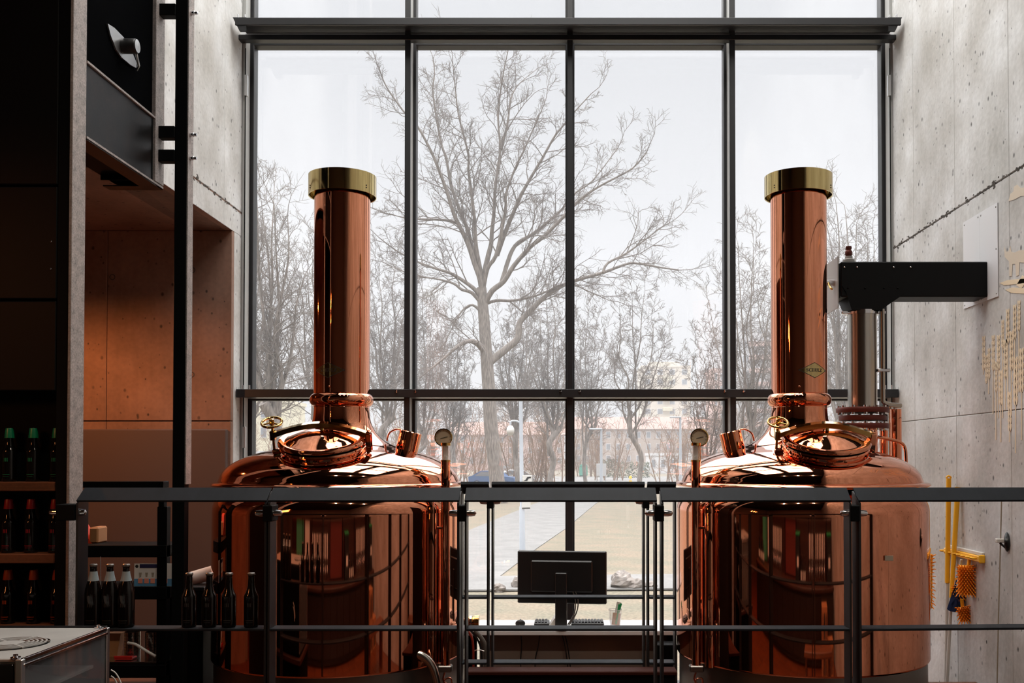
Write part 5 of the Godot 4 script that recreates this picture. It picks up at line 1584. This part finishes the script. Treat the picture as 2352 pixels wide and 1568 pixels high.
func build_trees() -> void:
	rng.seed = 90
	# the great tree in the middle, limb by limb: places in the frame and how far each limb comes forward
	var D := 57.0
	var limbs := [
		[[1146, 1136], [1137, 1060], [1128, 990], [1123, 900], [1118, 830], [1112, 740], [1108, 690], [1106, 660]],
		[[1109, 690], [1104, 645], [1090, 605], [1075, 560], [1056, 520], [1042, 490], [1025, 436], [1003, 377], [985, 337], [958, 289], [928, 257], [888, 200], [872, 160]],
		[[1108, 680], [1102, 640], [1090, 590], [1075, 530], [1062, 498], [1038, 433], [1025, 364], [1014, 332], [1001, 262], [994, 206], [998, 168], [994, 130]],
		[[1107, 660], [1103, 620], [1094, 570], [1091, 530], [1089, 498], [1082, 436], [1076, 391], [1076, 356], [1062, 300], [1052, 257], [1045, 195], [1040, 145]],
		[[1109, 670], [1112, 630], [1122, 585], [1128, 560], [1130, 530], [1134, 495], [1137, 441], [1143, 388], [1149, 342], [1144, 273], [1148, 222], [1156, 168], [1167, 115]],
		[[1149, 342], [1164, 294], [1173, 230], [1186, 200], [1212, 175]],
		[[1110, 660], [1120, 615], [1139, 587], [1154, 520], [1162, 475], [1162, 445], [1186, 380], [1202, 348], [1223, 300], [1247, 246]],
		[[1141, 587], [1158, 540], [1175, 498], [1196, 450], [1215, 415], [1244, 366], [1274, 313], [1293, 289], [1322, 254], [1358, 215]],
		[[1112, 700], [1130, 668], [1157, 646], [1181, 609], [1219, 566], [1248, 544], [1296, 496], [1322, 468], [1349, 445], [1389, 421], [1452, 387], [1485, 350]],
		[[1152, 650], [1171, 587], [1189, 558], [1221, 539], [1259, 509], [1291, 480], [1322, 443], [1362, 414], [1418, 341]],
		[[1119, 836], [1136, 822], [1165, 799], [1190, 775], [1193, 742], [1216, 716], [1246, 686], [1280, 662], [1322, 644], [1385, 626], [1425, 611], [1456, 604], [1510, 613], [1559, 620]],
		[[1385, 626], [1396, 604], [1438, 582], [1478, 553], [1514, 526], [1550, 504]],
		[[1111, 695], [1093, 667], [1066, 646], [1034, 627], [1002, 617], [956, 600], [910, 575], [870, 545]],
		[[1112, 705], [1085, 673], [1061, 665], [1042, 651], [1007, 641], [956, 633], [900, 612]],
		[[1050, 512], [1020, 505], [959, 503], [930, 500], [880, 488]],
		[[1117, 812], [1098, 790], [1077, 783], [1050, 796], [1020, 822], [985, 850]],
		[[1110, 700], [1140, 690], [1180, 690], [1240, 676], [1300, 650], [1350, 668], [1400, 690]],
		[[1108, 720], [1085, 700], [1060, 715], [1035, 760], [1015, 800]],
	]
	var radii := [0.46, 0.20, 0.18, 0.16, 0.19, 0.10, 0.16, 0.16, 0.18, 0.15, 0.27, 0.09, 0.15, 0.13, 0.10, 0.22, 0.12, 0.10]
	var base := at(1146, 1136, D)
	var o := thing("bare_tree", "largest bare tree, its crown spreading over the two middle window bays", "tree", Vector3(base.x, LAND, base.z))
	var trunk := sh()
	var tw := sh()
	for k in limbs.size():
		var pts := []
		var cnt: int = limbs[k].size()
		var lean := rng.randf_range(-3.0, 3.0) if k > 0 else 0.0
		for j in cnt:
			var f := float(j) / (cnt - 1)
			var p := at(limbs[k][j][0], limbs[k][j][1], D + lean * f) - o.position
			pts.append(p)
		if k == 0:
			pts[0].y = 0.0
		pts = smooth(pts, 3)
		var rr := []
		for j in pts.size():
			var f := float(j) / (pts.size() - 1)
			rr.append(radii[k] * (lerpf(1.0, 0.6, f) if k == 0 else lerpf(1.0, 0.16, pow(f, 0.8))) * (1.25 if k == 0 and j == 0 else 1.0))
		trunk.tube(pts, rr, 9 if k == 0 else 6)
		if k > 0:
			sprout(tw, pts, 0.50, 3.6, 0.045, 2, [0, 5, 7], 0.2, 0.009)
	part("trunk", trunk, M.bark, o)
	part("branches", tw, M.twig, o).set_meta("kind", "stuff")

	# other trees: foot, top, half spread of the crown in frame pixels, distance, stems, label
	var list := [
		[612, 325, 90, 44.0, 3, 0.24, "bare tree filling the left window bay beside the left chimney", 2],
		[575, 470, 70, 52.0, 2, 0.20, "bare tree at the left frame, behind the fuller one there", 2],
		[735, 520, 80, 62.0, 2, 0.22, "bare tree standing right behind the left copper chimney", 2],
		[888, 545, 75, 72.0, 3, 0.22, "bare tree between the left chimney and the second mullion", 2],
		[968, 640, 60, 82.0, 2, 0.20, "bare tree left of the largest trunk, nearer the second mullion", 2],
		[1040, 700, 50, 88.0, 2, 0.20, "bare tree just left of the largest trunk, behind its low limb", 2],
		[1190, 640, 60, 84.0, 3, 0.22, "many-stemmed bare tree right of the largest trunk", 2],
		[1262, 640, 60, 76.0, 3, 0.22, "bare tree left of the main mullion, below the long low limb", 2],
		[1348, 660, 55, 82.0, 2, 0.16, "slender bare tree just right of the main mullion", 2],
		[1466, 625, 78, 66.0, 1, 0.17, "forked bare tree in front of the pale tower block", 2],
		[1622, 735, 48, 46.0, 3, 0.09, "low bare tree with bud tufts left of the third mullion", 2],
		[1722, 505, 85, 44.0, 4, 0.14, "bare tree with bud tufts left of the right chimney", 2],
		[1955, 380, 85, 46.0, 4, 0.20, "bare tree between the right chimney and the window's right edge", 2],
		[1850, 500, 70, 58.0, 3, 0.20, "bare tree mostly hidden behind the right chimney", 2],
	]
	for k in list.size():
		var e: Array = list[k]
		rng.seed = 200 + k
		bare_tree(e[6], e[0], e[1], e[2], e[3], e[4], e[5])

	# thicket of young trees far behind
	rng.seed = 400
	var proto := []
	for k in 3:
		var s := sh()
		for j in 13:
			var foot := Vector3(rng.randf_range(-1.9, 1.9), 0, rng.randf_range(-1, 1))
			var dir := Vector3(rng.randf_range(-0.3, 0.3), 1, rng.randf_range(-0.2, 0.2)).normalized()
			var pts := [foot, foot + dir * 2.5, foot + dir * 4.6 + Vector3(rng.randfn() * 0.3, 0, 0), foot + dir * rng.randf_range(6.0, 8.6) + Vector3(rng.randfn() * 0.6, 0, 0)]
			s.tube(pts, [0.075, 0.06, 0.04, 0.018], 5)
			var plain := sh()
			sprout(plain, pts, 0.5, 2.2, 0.028, 1, [0, 5], 0.05, 0.014, 0.05)
			var k0 := s.v.size()
			s.v.append_array(plain.v)
			s.n.append_array(plain.n)
			var more := PackedVector2Array()
			more.resize(plain.v.size())
			s.u.append_array(more)
			for q in plain.i:
				s.i.append(q + k0)
		proto.append(s.mesh())
	var bays := [["left window bay", [606, 668, 742, 882, 920]], ["second window bay", [972, 1022, 1072, 1162, 1212, 1262]], ["third window bay", [1340, 1402, 1540, 1588, 1636]], ["right window bay", [1712, 1762, 1925, 1985]]]
	var ordinal := ["first", "second", "third", "fourth", "fifth", "sixth"]
	var n := 0
	for e in bays:
		for k in e[1].size():
			var px: float = e[1][k]
			var d := 90.0 + 11.0 * (n % 3) + (22.0 if px > 1320 and px < 1500 else 0.0)
			var p := at(px, 1090, d)
			var c := thing("sapling_thicket", "low brown thicket of leafless saplings, %s from the left in the %s" % [ordinal[k], e[0]], "thicket", Vector3(p.x, LAND, -d), 0.0 if n % 2 else PI, "brown thickets along the far side of the lawn")
			c.scale = Vector3.ONE * rng.randf_range(0.75, 1.1)
			part("stems", proto[n % 3], M.twig_brown, c).set_meta("kind", "stuff")
			n += 1


func bare_tree(label: String, px: float, top: float, half: float, d: float, stems: int, r: float) -> void:
	var b := at(px, 1100, d)
	var h := at(px, top, d).y - LAND
	var w := half * d / F
	var o := thing("bare_tree", label, "tree", Vector3(b.x, LAND, b.z), 0.0, "")
	var trunk := sh()
	var tw := sh()
	var fork := h * (0.30 if stems > 1 else 0.38)
	var base := []
	for j in 5:
		base.append(Vector3(rng.randfn() * 0.1 * j, fork * j / 4.0, rng.randfn() * 0.1 * j))
	trunk.tube(smooth(base, 3), r, 8)
	var nl := 5 + stems
	for k in nl:
		var side := (float(k) / (nl - 1)) * 2.0 - 1.0
		var tall := h * rng.randf_range(0.86, 1.0) * (1.0 - 0.28 * absf(side))
		var start: Vector3 = base[3].lerp(base[4], rng.randf())
		if k % 3 == 2:
			start = base[2].lerp(base[3], rng.randf())
		var tip := Vector3(side * w * rng.randf_range(0.75, 1.05), tall, rng.randf_range(-0.7, 0.7) * w)
		var pts := []
		for j in 6:
			var f := j / 5.0
			var p := start.lerp(tip, f)
			p.x = lerpf(start.x, tip.x, pow(f, 0.75)) + rng.randfn() * 0.12
			p.z = lerpf(start.z, tip.z, pow(f, 0.75)) + rng.randfn() * 0.12
			pts.append(p)
		pts = smooth(pts, 3)
		var rr := []
		for j in pts.size():
			rr.append(r * 0.5 * lerpf(1.0, 0.15, float(j) / (pts.size() - 1)))
		trunk.tube(pts, rr, 6)
		sprout(tw, pts, 0.55, h * 0.19, r * 0.16, 2, [0, 5, 6], 0.1, 0.010 * d / 57.0)
	part("trunk", trunk, M.bark, o)
	part("branches", tw, M.twig, o).set_meta("kind", "stuff")


# ---------------------------------------------------------------- what the copper mirrors: the bar below the lens
func build_bar() -> void:
	var z := -0.75
	var b := thing("bar_counter", "long dark bar counter mirrored in the copper kettles", "bar", Vector3(0, 0, z))
	part("bar_front", span(Vector3(-3.8, 0.02, -0.5), Vector3(2.38, 0.66, 0.0), 0.01), M.bar_dark, b)
	for j in 15:
		part("front_board", span(Vector3(-3.78 + j * 0.408, 0.08, -0.53), Vector3(-3.384 + j * 0.408, 0.62, -0.5), 0.004), M.bar_dark, b)
	part("bar_top", span(Vector3(-3.85, 0.66, -0.56), Vector3(2.4, 0.70, 0.05), 0.006), M.wood_dark, b)
	var fr := part("glass_frame", span(Vector3(-3.8, 1.27, -0.08), Vector3(2.38, 1.30, -0.05), 0.003), M.black_steel, b)
	for x in [-3.8, -2.9, -2.2, -0.95, -0.1, 0.8, 2.0, 2.35]:
		part("frame_post", span(Vector3(x, 0.70, -0.08), Vector3(x + 0.025, 1.27, -0.05), 0.003), M.black_steel, fr)
	part("bar_back", span(Vector3(-3.8, 0.70, 0.02), Vector3(2.38, 1.25, 0.05), 0.003), M.wood_dark, b)
	# taps in two banks, the second repeated for the right kettle to mirror
	var ordinal := ["first", "second", "third", "fourth", "fifth", "sixth", "seventh", "eighth", "ninth", "tenth"]
	var t: Node3D
	for e in [[-2.08, "long bank left of the red panel"], [0.88, "repeated bank beside the second drinks box"]]:
		for j in 10:
			var lb: String = "white-handled beer tap, %s in the mirrored %s" % [ordinal[j], e[1]]
			var p := Vector3(e[0] + j * 0.105, 0.70, z - 0.28)
			if t == null:
				t = thing("beer_tap", lb, "tap", p, 0.0, "beer taps on the mirrored bar")
				part("tap_handle", bx(Vector3(0, 0.34, -0.03), Vector3(0.05, 0.22, 0.03), 0.006), M.white_plastic, t)
				part("tap_column", sh().tube([Vector3(0, 0.0, 0), Vector3(0, 0.23, 0)], 0.018, 12), M.chrome, t)
				part("tap_spout", sh().tube(smooth([Vector3(0, 0.19, 0), Vector3(0, 0.19, -0.07), Vector3(0, 0.13, -0.12), Vector3(0, 0.05, -0.12)], 4), 0.013, 10), M.chrome, t)
			else:
				copy(t, "beer_tap", p, lb)
	var first: Node3D
	var n := 0
	for x in [-3.34, -3.20, -3.06, -2.92, -3.62, -3.52, 0.35, 0.47, 0.59]:
		var lb: String = "pale-labelled bottle on the mirrored bar, " + ["first before the green banner", "second before the green banner", "third before the green banner", "fourth before the green banner", "left one of the far pair", "right one of the far pair", "left of the three between the tap banks", "middle of the three between the tap banks", "right of the three between the tap banks"][n]
		if n == 0:
			first = bottle("bar_bottle", lb, "bottles on the mirrored bar", true, null, M.cap_steel)
			part("paper_label", sh().lathe([Vector2(0.0356, 0.04), Vector2(0.0356, 0.12)], 24), M.paper, first)
			first.position = Vector3(x, 0.70, z - 0.36)
		else:
			copy(first, "bar_bottle", Vector3(x, 0.70, z - 0.36), lb)
		n += 1
	single("green_banner", span(Vector3(-3.42, 0.72, z - 0.02), Vector3(-2.84, 1.24, z + 0.005)), M.banner_green, "mint green banner mirrored in the left kettle", "banner")
	single("menu_board", span(Vector3(-2.72, 0.78, z - 0.02), Vector3(-2.38, 1.24, z + 0.005)), M.paper, "white menu board beside the mirrored green banner", "board")
	single("red_bar_panel", span(Vector3(-0.92, 0.72, z - 0.02), Vector3(-0.12, 1.24, z + 0.005)), M.red_wall, "dark red panel behind the bar, right of the long tap bank", "bar_panel")  # plain red panel behind the bar, out of view
	var bp: Node3D
	for x in [0.12, 2.12]:
		if bp == null:
			bp = thing("drinks_box", "black drinks box with green edge beside the dark red panel", "box", Vector3(x, 0.70, z - 0.32), 0.0, "black drinks boxes on the mirrored bar")
			part("box_body", bx(Vector3(0, 0.22, 0), Vector3(0.26, 0.44, 0.22), 0.01), M.black_plastic, bp)
			part("box_edge", bx(Vector3(0, 0.445, 0), Vector3(0.27, 0.02, 0.23), 0.004), M.green_plastic, bp)
			part("box_label", bx(Vector3(0.02, 0.2, -0.112), Vector3(0.12, 0.09, 0.004)), M.paper, bp)
		else:
			copy(bp, "drinks_box", Vector3(x, 0.70, z - 0.32), "black drinks box with green edge at the wall end of the bar")
	for j in 3:
		var c := Vector3([1.75, 1.75, 2.1][j], [0.15, 0.45, 0.15][j], z - 0.80)
		var bo := thing("cardboard_box", ["lower cardboard box stacked on the floor before the mirrored bar", "upper cardboard box of the stack before the mirrored bar", "single cardboard box on the floor before the mirrored bar"][j], "box", Vector3(c.x, c.y - 0.15, c.z))
		part("carton", bx(Vector3(0, 0.15, 0), Vector3(0.30, 0.298, 0.30), 0.004), M.cardboard, bo)
		for q in 3:
			part("printed_arch", sh().prism(PackedVector2Array([Vector2(-0.035, 0.03), Vector2(0.035, 0.03), Vector2(0.035, 0.2), Vector2(0.02, 0.25), Vector2(-0.02, 0.25), Vector2(-0.035, 0.2)]), -0.152, -0.1502, Transform3D(Basis.IDENTITY, Vector3((q - 1) * 0.09, 0, 0))), M.ink if q == 1 else M.wood, bo)
	var be := thing("bench", "light wooden bench out of view, mirrored in the right kettle", "bench", Vector3(1.35, 0, -2.6))  # out of view, there for the copper to mirror
	part("bench_seat", bx(Vector3(0, 0.40, 0), Vector3(1.1, 0.05, 0.30), 0.006), M.wood, be)
	for x in [-0.48, 0.48]:
		part("leg", bx(Vector3(x, 0.19, 0), Vector3(0.05, 0.38, 0.26), 0.004), M.wood, be)


func build_lamps() -> void:
	# three warm tube lamps over the hall
	for j in 3:
		var p := Vector3(-4.0 - 0.4 * j, 3.35 + 0.05 * (j % 2), -1.9 + 0.6 * j)
		var o := thing("tube_lamp", ["warm tube lamp of the three over the hall, nearest the alcove", "warm tube lamp in the middle of the three over the hall", "warm tube lamp of the three over the hall, farthest from the window"][j], "lamp", p, 0.5, "warm tube lamps over the hall")
		part("lamp_tube", sh().tube([Vector3(-0.7, 0, 0), Vector3(0.7, 0, 0)], 0.022, 12), M.tube_glow, o)
		part("lamp_rail", bx(Vector3(0, 0.045, 0), Vector3(1.46, 0.03, 0.04), 0.004), M.black_steel, o)
		for x in [-0.6, 0.6]:
			part("wire", sh().tube([Vector3(x, 0.06, 0), Vector3(x, 7.2 - p.y, 0)], 0.003, 5), M.black_steel, o)
		var l := AreaLight3D.new()
		l.name = "tube_light"
		l.area_size = Vector2(1.3, 0.04)
		l.area_range = 20.0
		l.light_color = Color(1.0, 0.62, 0.36)
		l.light_energy = TUBE
		l.shadow_enabled = true
		l.position = Vector3(0, -0.03, 0)
		l.rotation.x = -PI / 2
		o.add_child(l)
	# unseen pendant in the alcove, placed to light its back wall
	var q := Vector3(-3.55, 3.02, -6.0)
	var d := thing("unseen_pendant_lamp", "unseen pendant lamp lighting the alcove wall, hidden behind the black cabinet", "lamp", q)
	part("lamp_shade", sh().lathe([Vector2(0.13, -0.03), Vector2(0.125, 0.03), Vector2(0.05, 0.10), Vector2(0.02, 0.12), Vector2(0.0, 0.12)], 32), M.black_steel, d)
	part("bulb", sh().ball(Vector3(0, 0.0, 0), Vector3.ONE * 0.035, 16, 10), M.bulb_glow, d)
	part("flex", sh().tube([Vector3(0, 0.12, 0), Vector3(0, 3.49 - q.y, 0)], 0.004, 6), M.black_steel, d)
	var s := OmniLight3D.new()
	s.name = "pendant_light"
	s.light_color = Color(1.0, 0.64, 0.38)
	s.light_energy = PENDANT
	s.light_size = 0.035
	s.omni_range = 20.0
	s.omni_attenuation = 2.0
	s.shadow_enabled = true
	d.add_child(s)
	# unseen recessed downlights, placed to light the fronts of rail, rack and cooler
	for j in 3:
		var p := Vector3(-0.9 + 1.25 * j, 7.2, -2.0)
		var o := thing("unseen_downlight", "unseen round ceiling spot over the hall, %s" % ["nearest the black cabinet", "middle of the three", "nearest the concrete wall"][j], "lamp", p, 0.0, "unseen downlights in the hall ceiling")
		part("lamp_ring", sh().lathe([Vector2(0.07, -0.02), Vector2(0.10, -0.02), Vector2(0.11, -0.008), Vector2(0.11, 0.0)], 28), M.black_steel, o)
		part("lamp_lens", sh().lathe([Vector2(0.07, -0.004), Vector2(0.0, -0.003)], 24), M.ceiling_glow, o)
		var l := SpotLight3D.new()
		l.name = "downlight_beam"
		l.light_color = Color(1.0, 0.93, 0.84)
		l.light_energy = DOWN
		l.light_size = 0.06
		l.spot_angle = 46.0
		l.spot_angle_attenuation = 0.4
		l.spot_range = 20.0
		l.spot_attenuation = 2.0
		l.shadow_enabled = true
		l.position = Vector3(0, -0.03, 0)
		l.rotation.x = -PI / 2
		o.add_child(l)
	# square ceiling panels out of view, placed to light the side walls
	for j in 4:
		var p := Vector3([-0.9, 1.0, -0.9, 1.0][j], 7.17, [-6.4, -6.4, -4.7, -4.7][j])
		var o := thing("unseen_ceiling_lamp", "unseen square lamp panel lighting the side walls, %s" % ["front left of four", "front right of four", "rear left of four", "rear right of four"][j], "lamp", p, 0.0, "unseen lamp panels lighting the side walls")
		part("lamp_frame", bx(Vector3(0, 0.0, 0), Vector3(1.58, 0.05, 1.58), 0.01), M.white_sheet, o)
		part("lamp_panel", bx(Vector3(0, -0.028, 0), Vector3(1.5, 0.01, 1.5), 0.0), M.ceiling_glow, o)
		var l := AreaLight3D.new()
		l.name = "ceiling_light"
		l.area_size = Vector2(1.46, 1.46)
		l.area_range = 20.0
		l.light_color = Color(1.0, 0.99, 0.97)
		l.light_energy = CEILING
		l.shadow_enabled = true
		l.position = Vector3(0, -0.05, 0)
		l.rotation.x = -PI / 2
		o.add_child(l)


const TUBE := 1.5
const PENDANT := 2.3
const CEILING := 5.8
const DOWN := 5.0


func winter_haze() -> void:
	var f := FogVolume.new()
	f.name = "park_haze"
	f.shape = RenderingServer.FOG_VOLUME_SHAPE_BOX
	f.size = Vector3(400, 70, 330)
	f.position = Vector3(0, LAND + 34.9, -180.0)
	var m := FogMaterial.new()
	m.density = 0.0019
	m.albedo = Color(0.95, 0.95, 0.96)
	f.material = m
	f.set_meta("kind", "stuff")
	add_child(f)
